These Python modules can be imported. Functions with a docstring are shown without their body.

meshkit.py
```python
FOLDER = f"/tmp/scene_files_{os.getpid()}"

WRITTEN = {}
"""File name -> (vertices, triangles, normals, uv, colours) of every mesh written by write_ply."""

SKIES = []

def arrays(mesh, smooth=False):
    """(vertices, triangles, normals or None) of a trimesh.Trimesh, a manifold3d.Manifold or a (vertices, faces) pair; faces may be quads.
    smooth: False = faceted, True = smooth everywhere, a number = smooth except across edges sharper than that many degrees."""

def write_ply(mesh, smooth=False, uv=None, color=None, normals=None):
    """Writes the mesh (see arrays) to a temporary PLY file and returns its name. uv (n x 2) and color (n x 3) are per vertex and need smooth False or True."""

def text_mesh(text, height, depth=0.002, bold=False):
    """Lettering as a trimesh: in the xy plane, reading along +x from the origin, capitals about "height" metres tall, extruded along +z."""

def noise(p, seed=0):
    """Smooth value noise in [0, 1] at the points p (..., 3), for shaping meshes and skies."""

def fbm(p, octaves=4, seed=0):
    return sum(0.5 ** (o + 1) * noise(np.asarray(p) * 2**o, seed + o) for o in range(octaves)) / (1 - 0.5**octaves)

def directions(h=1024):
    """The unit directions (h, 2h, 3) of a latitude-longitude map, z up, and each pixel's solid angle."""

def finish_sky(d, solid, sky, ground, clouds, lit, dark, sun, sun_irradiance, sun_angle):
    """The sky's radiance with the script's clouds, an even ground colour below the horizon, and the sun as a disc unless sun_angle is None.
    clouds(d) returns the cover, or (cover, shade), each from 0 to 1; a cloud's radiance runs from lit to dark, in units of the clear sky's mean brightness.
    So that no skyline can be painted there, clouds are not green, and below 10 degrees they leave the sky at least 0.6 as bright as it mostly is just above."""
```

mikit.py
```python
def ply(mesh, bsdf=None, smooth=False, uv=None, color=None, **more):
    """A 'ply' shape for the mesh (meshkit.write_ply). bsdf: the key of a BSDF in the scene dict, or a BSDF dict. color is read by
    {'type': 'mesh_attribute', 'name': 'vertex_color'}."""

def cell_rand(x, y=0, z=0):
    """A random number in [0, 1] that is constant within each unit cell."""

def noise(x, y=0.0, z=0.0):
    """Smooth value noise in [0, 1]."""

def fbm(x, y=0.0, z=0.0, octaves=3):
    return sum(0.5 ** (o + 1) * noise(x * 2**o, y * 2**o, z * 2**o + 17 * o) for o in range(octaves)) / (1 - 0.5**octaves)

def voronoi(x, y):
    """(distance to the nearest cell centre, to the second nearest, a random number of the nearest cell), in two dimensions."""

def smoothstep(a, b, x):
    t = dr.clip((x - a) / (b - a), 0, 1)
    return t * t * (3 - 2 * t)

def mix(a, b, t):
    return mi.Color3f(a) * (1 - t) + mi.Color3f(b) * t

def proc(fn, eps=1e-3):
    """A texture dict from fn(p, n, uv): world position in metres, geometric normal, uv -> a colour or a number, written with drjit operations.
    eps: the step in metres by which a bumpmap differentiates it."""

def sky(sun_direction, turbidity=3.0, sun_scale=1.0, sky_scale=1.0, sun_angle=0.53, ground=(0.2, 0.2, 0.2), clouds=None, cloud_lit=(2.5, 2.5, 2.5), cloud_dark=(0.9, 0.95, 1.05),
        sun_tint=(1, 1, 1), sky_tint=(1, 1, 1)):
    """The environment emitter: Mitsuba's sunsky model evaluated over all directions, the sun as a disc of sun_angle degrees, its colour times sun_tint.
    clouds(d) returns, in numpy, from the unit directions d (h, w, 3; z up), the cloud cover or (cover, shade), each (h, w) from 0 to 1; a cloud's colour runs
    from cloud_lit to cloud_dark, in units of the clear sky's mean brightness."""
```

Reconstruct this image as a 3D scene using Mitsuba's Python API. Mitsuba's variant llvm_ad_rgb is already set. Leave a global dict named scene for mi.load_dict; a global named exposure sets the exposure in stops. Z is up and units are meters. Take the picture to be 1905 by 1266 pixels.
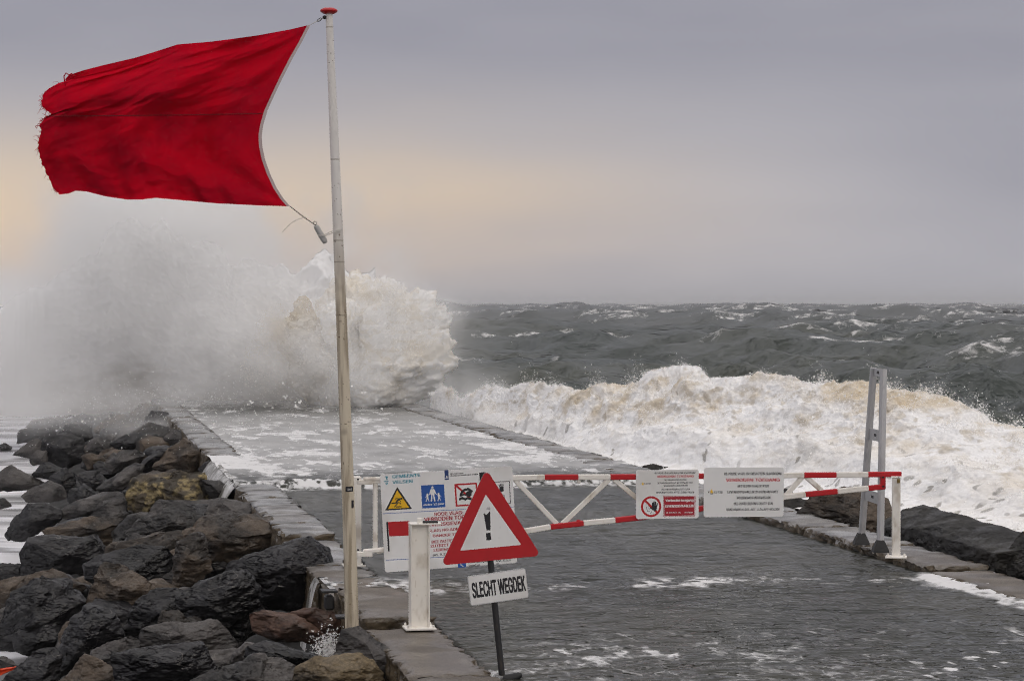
import math, numpy as np, trimesh, mitsuba as mi, drjit as dr, mikit, meshkit
import manifold3d as m3
from shapely.geometry import Polygon, LineString, Point, MultiPolygon, box as sbox
from shapely import affinity
from shapely.ops import unary_union
from mikit import proc, noise, fbm, voronoi, smoothstep, mix

T = mi.ScalarTransform4f
RNG = np.random.default_rng(7)

# ------------------------------------------------------------------ camera, sky, exposure
EYE, F, PITCH = 3.27, 4400.0, math.atan(66 / 4400.0)      # F: focal length in pixels of the 1905 px wide frame
scene, labels = {}, {}
exposure = 1.3
scene['camera'] = {
    'type': 'perspective', 'fov': 2 * math.degrees(math.atan(952.5 / F)), 'fov_axis': 'x', 'near_clip': 1.0, 'far_clip': 9000.0,
    'to_world': T().look_at(origin=[0, 0, EYE], target=[0, math.cos(PITCH), EYE - math.sin(PITCH)], up=[0, 0, 1])}


def sstep(a, b, x):
    t = np.clip((x - a) / (b - a), 0, 1)
    return t * t * (3 - 2 * t)


def sky_clouds(d):
    el = np.degrees(np.arcsin(np.clip(d[..., 2], -1, 1)))
    az = np.degrees(np.arctan2(d[..., 0], d[..., 1]))
    n = meshkit.fbm(np.stack([d[..., 0] * 7, d[..., 1] * 7, d[..., 2] * 30], -1), 4, 3) - .5
    n2 = meshkit.fbm(np.stack([d[..., 0] * 24, d[..., 1] * 24, d[..., 2] * 80], -1), 4, 11) - .5
    e = np.maximum(el + 1.8 * n + 0.5 * n2, 0)
    t = np.interp(e, [0, .5, 1.5, 2.8, 4.2, 6.0, 8, 14, 30, 60, 90], [.19, .20, .22, .23, .17, .075, .06, .12, .42, .72, .80])
    t = t - .13 * sstep(5, 14, az) * sstep(0, 4, 90 - np.abs(az)) * np.exp(-((e - 3.1) / 1.9) ** 2)          # a darker bank of cloud to the right
    t = t + np.clip(-d[..., 1], 0, 1) * np.interp(el, [0, 10, 40, 90], [.12, .16, .12, 0]) + .07 * n + .06 * n2
    # the cover thins to a warm evening sky low on the left and in a faint band above the horizon
    gap = .74 * np.exp(-((az + 14.5) / 4.2) ** 2 - ((el - 2.2 - .8 * n) / 2.2) ** 2) + .80 * np.exp(-((az + 4.5) / 8.0) ** 2 - ((e - 2.5) / 1.9) ** 2)
    return 1 - np.clip(gap, 0, .9), 1 - np.clip(t, 0, 1)


SKY_UNIT = 0.985
scene['sky'] = mikit.sky((0.45, -0.72, 0.56), turbidity=3, sun_scale=0.14, sun_angle=34, clouds=sky_clouds, sky_tint=(2.2, 1.24, .80),
                         cloud_lit=(4.7 * SKY_UNIT, 4.5 * SKY_UNIT, 4.35 * SKY_UNIT), cloud_dark=(1.14 * SKY_UNIT, 1.15 * SKY_UNIT, 1.39 * SKY_UNIT),
                         sun_tint=(.88, .98, 1.18), ground=(.12, .12, .12))

# ------------------------------------------------------------------ frames and helpers
TH = math.radians(10.8)                                   # the pier runs 10.8 degrees to the left of straight ahead
CT, ST = math.cos(TH), math.sin(TH)
U, V, UP = np.array([-ST, CT, 0]), np.array([CT, ST, 0]), np.array([0, 0, 1.0])
CAM = np.array([0, 0, EYE])
KL0, KL1, KR0, KR1 = 2.95, 3.70, 10.30, 11.10             # edges of the two kerbs across the pier
KZ = .13


def pier(u, v, z=0.0):
    u, v, z = np.broadcast_arrays(np.asarray(u, float), v, z)
    return u[..., None] * U + v[..., None] * V + z[..., None] * UP


def ray(px, py):
    a, b = (px - 952.5) / F, (633 - py) / F
    return np.array([a, math.cos(PITCH) + b * math.sin(PITCH), -math.sin(PITCH) + b * math.cos(PITCH)])


def onz(px, py, z):
    r = ray(px, py)
    return CAM + r * (z - EYE) / r[2]


def atd(px, py, d):
    r = ray(px, py)
    return CAM + r * d / r[1]


def onu(px, py, u):
    r = ray(px, py)
    return CAM + r * u / (r @ U)


def uv_of(p):
    return p[..., 0] * -ST + p[..., 1] * CT, p[..., 0] * CT + p[..., 1] * ST


def numbered(key):
    if key not in used:
        used.add(key)
        return key
    for i in range(1, 2000):
        k = f'{key}_{i:03d}'
        if k not in used:
            used.add(k)
            return k


used = set()


def say(key, label=None, cat=None, group=None, kind=None):
    d = labels.setdefault(key, {})
    for a, b in (('label', label), ('category', cat), ('group', group), ('kind', kind)):
        if b:
            d[a] = b
    return key


def thing(name, label=None, cat=None, group=None, kind=None):
    return say(numbered(name), label, cat, group, kind)


def add(key, mesh, bsdf, smooth=30, uv=None, **more):
    key = numbered(key)
    scene[key] = mikit.ply(mesh, bsdf, smooth=smooth, uv=uv, **more)
    return key


def cat(ms):
    return trimesh.util.concatenate(ms)


def tri(vf):
    v, f = vf
    return trimesh.Trimesh(v, f, process=False)


def man(m):
    k = m.to_mesh()
    return trimesh.Trimesh(k.vert_properties[:, :3].astype(float), k.tri_verts, process=False)


def cuboid(x, y, z, bevel=.006):
    """A box centred on the origin with chamfered edges."""
    a, b, c = x / 2, y / 2, z / 2
    e = min(bevel, a * .45, b * .45, c * .45)
    pts = [[sx * (a - (i != 0) * e), sy * (b - (i != 1) * e), sz * (c - (i != 2) * e)] for sx in (-1, 1) for sy in (-1, 1) for sz in (-1, 1) for i in range(3)]
    return trimesh.convex.convex_hull(np.array(pts))


def frame(o, x, y, z):
    m = np.eye(4)
    m[:3, 0], m[:3, 1], m[:3, 2], m[:3, 3] = x, y, z, o
    return m


def bar(p0, p1, w, h, side=None, bevel=.006):
    """A square bar from p0 to p1: w across, h high."""
    p0, p1 = np.asarray(p0, float), np.asarray(p1, float)
    x = p1 - p0
    L = np.linalg.norm(x)
    x /= L
    s = np.asarray(U if side is None else side, float)
    y = s - x * (s @ x)
    y /= np.linalg.norm(y)
    m = cuboid(L, w, h, bevel)
    m.apply_transform(frame((p0 + p1) / 2, x, y, np.cross(x, y)))
    return m


def tube(points, r, sides=8):
    p = np.asarray(points, float)
    r = np.broadcast_to(r, (len(p),))
    t = np.gradient(p, axis=0)
    t /= np.linalg.norm(t, axis=1, keepdims=True)
    ref = np.array([.13, .99, .05]) if abs(t[0][1]) < .9 else np.array([.1, .05, .99])
    a = np.cross(t, ref)
    a /= np.linalg.norm(a, axis=1, keepdims=True)
    b = np.cross(t, a)
    ang = np.arange(sides) * 2 * np.pi / sides
    v = (p[:, None] + r[:, None, None] * (np.cos(ang)[None, :, None] * a[:, None] + np.sin(ang)[None, :, None] * b[:, None])).reshape(-1, 3)
    i, j = np.meshgrid(np.arange(len(p) - 1), np.arange(sides), indexing='ij')
    q = np.stack([i * sides + j, i * sides + (j + 1) % sides, (i + 1) * sides + (j + 1) % sides, (i + 1) * sides + j], -1).reshape(-1, 4)
    f = np.vstack([q[:, [0, 1, 2]], q[:, [0, 2, 3]]])
    n = len(v)
    v = np.vstack([v, p[0], p[-1]])
    k = np.arange(sides)
    f = np.vstack([f, np.stack([k * 0 + n, (k + 1) % sides, k], 1), np.stack([k * 0 + n + 1, n - sides + k, n - sides + (k + 1) % sides], 1)])
    m = trimesh.Trimesh(v, f, process=False)
    m.fix_normals()
    return m


def grid(P):
    """A sheet (vertices, quads) from points (rows, columns, 3)."""
    r, c = P.shape[:2]
    i, j = np.meshgrid(np.arange(r - 1), np.arange(c - 1), indexing='ij')
    a = i * c + j
    return P.reshape(-1, 3), np.stack([a, a + 1, a + c + 1, a + c], -1).reshape(-1, 4)


def nfbm(p, octaves, seed=0):
    return meshkit.fbm(p, octaves, seed)


def bits(c, size, rng, stretch=(1, 1, 1)):
    """Tiny four-sided flecks at the points c, one mesh."""
    n = len(c)
    base = np.array([[1, 1, 1], [1, -1, -1], [-1, 1, -1], [-1, -1, 1.0]]) * .6
    q = rng.normal(size=(n, 4))
    q /= np.linalg.norm(q, axis=1, keepdims=True)
    w, x, y, z = q.T
    R = np.stack([1 - 2 * (y * y + z * z), 2 * (x * y - z * w), 2 * (x * z + y * w), 2 * (x * y + z * w), 1 - 2 * (x * x + z * z), 2 * (y * z - x * w),
                  2 * (x * z - y * w), 2 * (y * z + x * w), 1 - 2 * (x * x + y * y)], -1).reshape(n, 3, 3)
    s = rng.uniform(.5, 1.4, (n, 4, 1)) * np.broadcast_to(size, (n,))[:, None, None]
    v = np.einsum('nij,kj->nki', R, base) * s * np.asarray(stretch) + c[:, None]
    f = np.array([[0, 1, 2], [0, 3, 1], [0, 2, 3], [1, 3, 2]])
    return v.reshape(-1, 3), (f[None] + (np.arange(n) * 4)[:, None, None]).reshape(-1, 3)


# ------------------------------------------------------------------ materials
def rgb(*c):
    return {'type': 'rgb', 'value': list(c)}


def mat(key, color, rough=.5, metallic=0.0, spec=.5, bump=None, bump_scale=1.0, two=True, **more):
    b = {'type': 'principled', 'base_color': color if isinstance(color, dict) else rgb(*color), 'roughness': rough, 'metallic': metallic, 'specular': spec, **more}
    if bump is not None:
        b = {'type': 'bumpmap', 'texture': bump, 'scale': bump_scale, 'bsdf': b}
    scene[key] = {'type': 'twosided', 'bsdf': b} if two else b
    return key


def painted(c, dirt, amount=.5, f=9.0):
    def fn(p, n, uv):
        a = fbm(p.x * f, p.y * f, p.z * f * .45, 4)
        b = noise(p.x * 60, p.y * 60, p.z * 22)
        m = smoothstep(.52, .78, a) * amount + smoothstep(.8, .95, b) * amount * .5
        return mix(c, dirt, dr.clip(m, 0, 1))
    return proc(fn)


mat('white_paint', painted((.84, .81, .755), (.42, .34, .24), .55), .38)
mat('pole_paint', painted((.70, .64, .54), (.30, .24, .17), .6, 5.0), .45)
mat('board_white', painted((.80, .80, .80), (.52, .49, .44), .34, 3.2), .35)
mat('red_paint', painted((.50, .008, .014), (.25, .02, .02), .3), .38)
mat('sign_red', painted((.47, .010, .016), (.36, .02, .02), .3), .4)
mat('dark_red_print', (.36, .012, .025), .5)
mat('black_print', (.012, .012, .016), .5)
mat('blue_print', (.018, .09, .36), .5)
mat('teal_print', (.02, .22, .32), .5)
mat('yellow_print', (.78, .46, .01), .5)
mat('navy_print', (.012, .04, .16), .5)
mat('white_print', (.78, .78, .78), .5)
mat('black_rubber', (.015, .015, .016), .6)
mat('dark_steel', painted((.018, .018, .02), (.05, .04, .03), .5, 20), .45)
mat('aluminium', painted((.56, .56, .57), (.36, .36, .37), .5, 12), .42, .55)
mat('rope_white', (.62, .60, .56), .7)
mat('brass', (.22, .15, .05), .45, .5)
mat('orange_cloth', (.62, .06, .01), .6)
scene['flag_red'] = {'type': 'principledthin', 'base_color': proc(lambda p, n, uv: mix((.58, .003, .017), (.36, .005, .020), smoothstep(.35, .75, fbm(p.x * 3, p.y * 3, p.z * 3, 3)) * .5 + .35 * noise(p.x * 140, p.y * 140, p.z * 140))),
                     'roughness': .75, 'diff_trans': .3, 'spec_trans': 0.0, 'eta': 1.3}
scene['flag_band'] = {'type': 'principledthin', 'base_color': rgb(.58, .48, .47), 'roughness': .8, 'diff_trans': .6, 'spec_trans': 0.0, 'eta': 1.3}
mat('flag_seam', (.20, .003, .010), .8)


def rock_mat(key, c0, c1, vein=.5, lichen=None, f=2.2, rough=(.20, .48), coat=.2):
    def col(p, n, uv):
        w = fbm(p.x * f, p.y * f, p.z * f, 4)
        g = noise(p.x * 45, p.y * 45, p.z * 45) * .6 + noise(p.x * 110, p.y * 110, p.z * 110) * .4
        c = mix(c0, c1, dr.clip(smoothstep(.36, .64, w) * .75 + (g - .5) * .55, 0, 1))
        q = fbm(p.x * 2.6 + 7, p.y * 2.6, p.z * 2.6, 3)
        v = 1 - dr.abs(fbm(p.x * 1.9 + 31, p.y * 1.9, p.z * 3.1, 4) * 2 - 1) * 60
        c = mix(c, (.36, .33, .30), dr.clip(v, 0, 1) * vein * .6 * smoothstep(.52, .66, q))
        if lichen is not None:
            c = mix(c, lichen, smoothstep(.44, .60, fbm(p.x * 4.5, p.y * 4.5 + 3, p.z * 4.5, 5)) * (.1 + .9 * smoothstep(.3, .6, fbm(p.x * 14, p.y * 14, p.z * 14, 3))))
        return c * (.75 + .5 * g)

    def rg(p, n, uv):
        return rough[0] + (rough[1] - rough[0]) * smoothstep(.35, .65, fbm(p.x * 6, p.y * 6, p.z * 6, 2))

    def bp(p, n, uv):
        return fbm(p.x * 9, p.y * 9, p.z * 17, 5) * .085 + dr.abs(fbm(p.x * 5 + 9, p.y * 5, p.z * 8, 3) * 2 - 1) * .03
    mat(key, proc(col), proc(rg), 0.0, .5, proc(bp, .004), 1.0, clearcoat=coat, clearcoat_gloss=.85)


rock_mat('rock_black', (.004, .004, .005), (.022, .021, .024), .6, rough=(.16, .46), coat=.35)
rock_mat('rock_grey', (.020, .019, .019), (.098, .089, .085), .5, rough=(.32, .62))
rock_mat('rock_brown', (.020, .016, .013), (.120, .090, .065), .5, rough=(.34, .68))
rock_mat('rock_rust', (.030, .019, .015), (.13, .070, .047), .4, rough=(.4, .7))
rock_mat('rock_lichen', (.030, .024, .016), (.10, .078, .05), .2, lichen=(.30, .235, .115), rough=(.5, .8))
rock_mat('rock_ochre', (.026, .021, .016), (.20, .15, .085), .2, rough=(.45, .75))
rock_mat('rock_slab', (.004, .0035, .003), (.016, .014, .010), .1, rough=(.35, .65), coat=.1)


def concrete_col(p, n, uv):
    a = fbm(p.x * 3.0, p.y * 3.0, p.z * 3.0, 4)
    g = noise(p.x * 60, p.y * 60, p.z * 60) * .5 + noise(p.x * 150, p.y * 150, p.z * 150) * .5
    c = mix((.13, .131, .134), (.31, .312, .318), smoothstep(.3, .68, a))
    ku, kv = p.x * -ST + p.y * CT, p.x * CT + p.y * ST
    stain = smoothstep(30.0, 26.5, ku + 3 * (a - .5)) * .95 + .45 * smoothstep(.48, .66, fbm(p.x * .9, p.y * .9, 3.0, 4))
    c = mix(c, mix((.06, .05, .041), (.155, .13, .105), a), dr.clip(stain, 0, 1))
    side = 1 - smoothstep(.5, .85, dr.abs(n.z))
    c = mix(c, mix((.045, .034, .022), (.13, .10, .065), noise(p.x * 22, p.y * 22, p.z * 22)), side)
    return c * (.6 + .8 * g)


mat('concrete', proc(concrete_col), proc(lambda p, n, uv: .22 + .35 * smoothstep(.35, .65, fbm(p.x * 2.5, p.y * 2.5, p.z * 2.5, 2))), 0, .5,
    proc(lambda p, n, uv: fbm(p.x * 24, p.y * 24, p.z * 24, 4) * .016, .004), 1.0)


# water running over the pier
def deck_frame(p):
    return p.x * -ST + p.y * CT, p.x * CT + p.y * ST


def lace(x, y, s, w=1.6):
    """Thin foam threads: ridges of a warped noise."""
    wx, wy = fbm(x * 1.3 + 5, y * 1.3, s + 2, 3) - .5, fbm(x * 1.3 + 40, y * 1.3 + 9, s, 3) - .5
    return 1 - dr.abs(fbm(x + wx * w * 1.6, y + wy * w * 1.6, s, 4) * 2 - 1)


def deck_foam(p):
    u, v = deck_frame(p)
    patch = fbm(u * .33, v * .8, 3.3, 4)
    fine = fbm(u * 9, v * 12, 1.7, 4)
    crumb = fbm(u * 3.2, v * 5.0, 11.7, 5)
    l1 = lace(u * .8, v * 1.5, .3)
    l2 = lace(u * 2.2, v * 3.4, 8.3)
    threads = smoothstep(.90, .995, l1) * .9 + smoothstep(.90, .99, l2) * .8 + smoothstep(.90, .99, lace(u * 5, v * 6.5, 4.3)) * .5
    near = smoothstep(24.8, 21.3, u) * .62
    line = dr.exp(-dr.square((u - 26.9 - 1.6 * (fbm(v * .6, 2.2, 0, 3) - .5)) / .5)) * .95
    far = smoothstep(41.5, 44.5, u) * (1.0 - .40 * smoothstep(56, 66, u))
    zone = dr.clip(near + line + far + .07, 0, 1)
    dash = smoothstep(.575, .67, fbm(u * 3.2 + 9, v * 6.4, 9.3, 5)) * smoothstep(.44, .62, fbm(u * 1.1, v * .35, 6.6, 4))
    m = threads * .6 * smoothstep(.60 - .42 * zone, .74 - .3 * zone, patch) * (.2 + zone) * smoothstep(.36, .60, crumb)
    m += smoothstep(.58 - .10 * zone, .78 - .06 * zone, crumb) * zone * smoothstep(.42, .62, patch) * (.15 + .45 * smoothstep(30, 41, u)) + dash * near * 1.5 + dash * .12
    m += smoothstep(.50, .66, fbm(u * .7, v * 1.8, 9.1, 5)) * far * 1.1
    m += line * smoothstep(.50, .66, fbm(u * 3.0, v * 4.4, 4.4, 5)) * (.85 + .8 * smoothstep(.40, .62, fbm(v * .7, 3.3, 0, 3)))
    corner = dr.exp(-dr.square((u - 27.2) / .9)) * smoothstep(5.1, 3.4, v)            # the swash beside the hinge post
    m += corner * smoothstep(.40, .60, fbm(u * 2.6, v * 4, 2.4, 5)) * 1.4
    strip = smoothstep(9.90, 10.2, v + .9 * (fbm(u * 1.6, v * 3, .7, 5) - .5)) * smoothstep(27.4, 26.4, u)
    m += strip * (.55 + 1.1 * smoothstep(.35, .55, crumb))
    bore = dr.exp(-dr.square((u - 41.75 - .6 * (fbm(v * .9, 7.7, 0, 3) - .5)) / .36)) * smoothstep(.30, .56, fine)
    m += bore * 1.2
    edge = smoothstep(4.6, 3.7, v) * smoothstep(62, 48, u) * smoothstep(43, 46, u)
    m += edge * smoothstep(.35, .6, fbm(u * .8, v * 2.2, 6.4, 4)) * 1.3
    wash = smoothstep(.5, .7, fbm(u * .22, v * .5, 12.4, 4)) * smoothstep(52, 66, u) * .55
    film = smoothstep(42.5, 46, u) * (.30 + .25 * fbm(u * 1.1, v * 2.4, 3.0, 4)) * smoothstep(78, 60, u)
    return dr.maximum(smoothstep(.05, 1.25, (m + wash) * (.10 + 1.5 * fine)) * .92, film)


def deck_col(p, n, uv):
    u, v = deck_frame(p)
    f = deck_foam(p)
    mud = fbm(u * .5, v * .5, 5.1, 3)
    return mix(mix((.026, .029, .026), (.042, .042, .033), smoothstep(.3, .7, mud)), (.78, .78, .79), f)


def deck_rough(p, n, uv):
    return .13 + .45 * deck_foam(p)


def deck_bump(p, n, uv):
    u, v = deck_frame(p)
    return fbm(u * 4.0, v * 2.6, 2.0, 4) * .12 + noise(u * 26, v * 12) * .004


mat('deck_water', proc(deck_col), proc(lambda p, n, uv: .07 + .5 * deck_foam(p)), 0, .2, proc(deck_bump, .01), 1.0)


# open sea: uv.x carries how far a crest is breaking
def sea_col(p, n, uv):
    far = smoothstep(120, 1100, p.y)  # distance haze mixed into the water colour, paler with depth
    fine = fbm(p.x * 1.1, p.y * .5, 3.0, 5)
    tear = lace(p.x * .42, p.y * .16, 1.1)
    tear2 = lace(p.x * 1.1, p.y * .4, 5.1)
    f = smoothstep(.36, .92, uv.x * .58 + (fine - .5) * 1.5 * smoothstep(.05, .3, uv.x)) * .8 + (smoothstep(.95, .998, tear) * .45 + smoothstep(.95, .995, tear2) * .35) * smoothstep(.02, .22, uv.x)
    w = mix((.022, .032, .028), (.038, .045, .034), smoothstep(.3, .7, fbm(p.x * .06, p.y * .03, 1.0, 3)))
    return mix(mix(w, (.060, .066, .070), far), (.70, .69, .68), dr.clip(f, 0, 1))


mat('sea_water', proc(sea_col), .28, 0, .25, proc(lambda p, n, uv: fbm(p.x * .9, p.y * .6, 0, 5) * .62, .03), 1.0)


def shore_col(p, n, uv):
    s = fbm(p.x * .35, p.y * .9, 2.0, 4)
    t = fbm(p.x * .7 + 9, p.y * 2.1, 2.0, 3)
    f = smoothstep(.40, .60, s) * .8 + .25 * smoothstep(.45, .65, t)
    return mix((.16, .16, .165), (.72, .72, .75), dr.clip(f, 0, 1))


mat('shallow_surf', proc(shore_col), .3, 0, .5, proc(lambda p, n, uv: fbm(p.x * 2, p.y * 2.4, 0, 3) * .04, .02), 1.0)


# the broken wave: white froth, cream where the stirred-up sand shows, grey water in the holes
def froth_col(p, n, uv):
    a = fbm(p.x * .55, p.y * .35, p.z * .9, 4)
    b = fbm(p.x * 2.6, p.y * 1.4, p.z * 2.6, 4)
    c = mix((.92, .92, .925), (.64, .54, .39), smoothstep(.43, .66, a * .62 + b * .38) * (.10 + .90 * uv.x))
    c = mix(c, (.36, .30, .21), smoothstep(.60, .74, fbm(p.x * 2.1 + 50, p.y * 1.3, p.z * 2.8, 4)) * smoothstep(.25, .6, uv.x) * .55)  # tan pits, with the shading of hollows painted into the froth colour
    d1, d2, r = voronoi(p.x * 3.4 + 2 * b, p.y * 1.7)
    holes = smoothstep(.26, .12, d1) * smoothstep(.55, .72, r) * (1 - uv.x)
    thin = smoothstep(.64, .76, fbm(p.x * 1.5 + 20, p.y * .7, 5.0, 4)) * (1 - smoothstep(.25, .75, uv.x))
    c = mix(c, (.30, .29, .27), dr.clip(holes * .85 + thin * .35, 0, 1))
    fine = fbm(p.x * 7 + 3 * b, p.y * 3.5, p.z * 8, 4)
    c = mix(c, (.56, .49, .38), smoothstep(.52, .70, fine) * (.18 + .42 * uv.x))
    return c * (.90 + .16 * noise(p.x * 34, p.y * 22, p.z * 34))


mat('froth', proc(froth_col), .55, 0, .3, proc(lambda p, n, uv: fbm(p.x * 8, p.y * 6, p.z * 8, 5) * .07, .01), 1.0)
def froth_plain(c0, c1):
    return proc(lambda p, n, uv: mix(mix(c0, c1, smoothstep(.42, .70, fbm(p.x * 1.6, p.y * 1.6, p.z * 1.6, 4))), c1, smoothstep(.48, .66, fbm(p.x * 7, p.y * 4, p.z * 7, 4)) * .8))


scene['froth_white'] = {'type': 'twosided', 'bsdf': {'type': 'diffuse', 'reflectance': froth_plain((.95, .95, .945), (.86, .81, .72))}}
scene['froth_cream'] = {'type': 'twosided', 'bsdf': {'type': 'diffuse', 'reflectance': froth_plain((.84, .78, .64), (.52, .42, .27))}}
mat('spray_white', (.93, .925, .915), .7, 0, .2)
mat('spray_cream', (.86, .80, .68), .7, 0, .2)


def spill_col(p, n, uv):
    w = fbm(uv.x * 22, uv.y * 1.5, 7.0, 3) - .5
    a = fbm(uv.x * 30 + w * 6, uv.y * 1.6, 2.0, 4)
    b = fbm(uv.x * 9, uv.y * 3.2, 5.0, 4)
    return mix((.12, .115, .10), (.66, .655, .65), smoothstep(.38, .78, a * .5 + b * .5 + .12 * uv.y))


mat('spill', proc(spill_col), .3, 0, .5)

# ------------------------------------------------------------------ the setting: pier, kerbs, running water
say('pier', kind='structure', label='flooded concrete pier running out into the sea')
pv = []
for v0, v1, z1 in ((KL0 + .02, KR1 - .02, -.10),):
    for (u, v) in ((10, v0), (10, v1), (140, v0), (140, v1)):
        pv += [pier(u, v, -3.0), pier(u, v, z1)]
used.add('pier')
pm = man(m3.Manifold.hull_points(np.array(pv)))
scene['pier'] = mikit.ply(pm, 'concrete')


def slab(key, u0, u1, v0, v1, z0, z1, seed, rough=.02, step=.07):
    """One cast block of the kerb, its arrises broken."""
    m = m3.Manifold.cube([u1 - u0, v1 - v0, z1 - z0]).translate([u0, v0, z0]).refine_to_length(step)
    m = man(m)
    p = m.vertices
    c = np.array([(u0 + u1) / 2, (v0 + v1) / 2, (z0 + z1) / 2])
    edge = np.minimum(np.minimum(p[:, 0] - u0, u1 - p[:, 0]), np.minimum(p[:, 1] - v0, v1 - p[:, 1]))
    top = p[:, 2] > z1 - .16
    n1 = nfbm(p * 3.1 + seed * 9.1, 4, seed) - .5
    n2 = nfbm(p * 9.0 + seed * 3.3, 3, seed + 5)
    chip = np.exp(-edge / .045) * top
    out = p.copy()
    out[:, 2] += n1 * rough * .9 - chip * (np.maximum(n2 - .42, 0) * .36 + .012) * (p[:, 2] > z1 - .01)
    pull = np.maximum(n2 - .45, 0) * .28 + n1 * rough * 1.6
    side = (edge < .02)
    out[:, 1] += side * -np.sign(p[:, 1] - c[1]) * pull * (np.abs(np.abs(p[:, 1] - c[1]) - (v1 - v0) / 2) < .02)
    out[:, 0] += side * -np.sign(p[:, 0] - c[0]) * pull * .5 * (np.abs(np.abs(p[:, 0] - c[0]) - (u1 - u0) / 2) < .02)
    m.vertices = pier(out[:, 0], out[:, 1], out[:, 2])
    m.invert()
    return add(key, m, 'concrete', smooth=50)


say('kerb', kind='structure', label='broken concrete kerb along the boulder side of the pier')
used.add('kerb')
left = [(16.5, 20.2, .07), (20.25, 23.3, .06), (23.4, 26.0, .16), (26.05, 29.1, .06), (29.15, 32.2, .07)]
u = 32.3
while u < 41.2:
    left.append((u, min(u + 1.55, 41.6), .15 + .012 * RNG.standard_normal()))
    u += 1.58
u = 41.7
while u < 48.6:
    left.append((u, u + 1.9, .04))
    u += 1.93
while u < 92:
    left.append((u, u + 2.1, .16 + .012 * RNG.standard_normal()))
    u += 2.14
for i, (a, b, z) in enumerate(left):
    slab('kerb__slab', a, b, KL0, KL1, -.95, z, i, .03 if a < 33 else .02, .06 if a < 33 else .11)
say('kerb_001', kind='structure', label='low concrete kerb along the breaker side of the pier')
used.add('kerb_001')
right = [(14, 20.3, .05), (20.35, 24.2, .05), (24.25, 27.1, .06)]
u = 27.15
while u < 110:
    right.append((u, u + 2.45, .14 + .010 * RNG.standard_normal()))
    u += 2.48
for i, (a, b, z) in enumerate(right):
    slab('kerb_001__slab', a, b, KR0, KR1, -.6, z, i + 60, .025, .06 if a < 40 else .12)


def water_level(u, v):
    z = .14 * sstep(41.9, 41.3, u) * 0 + .10 * sstep(41.55, 41.95, u) + .03 * np.exp(-((u - 42.0) / .45) ** 2) - .05 * sstep(48, 60, u)
    return z


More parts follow.
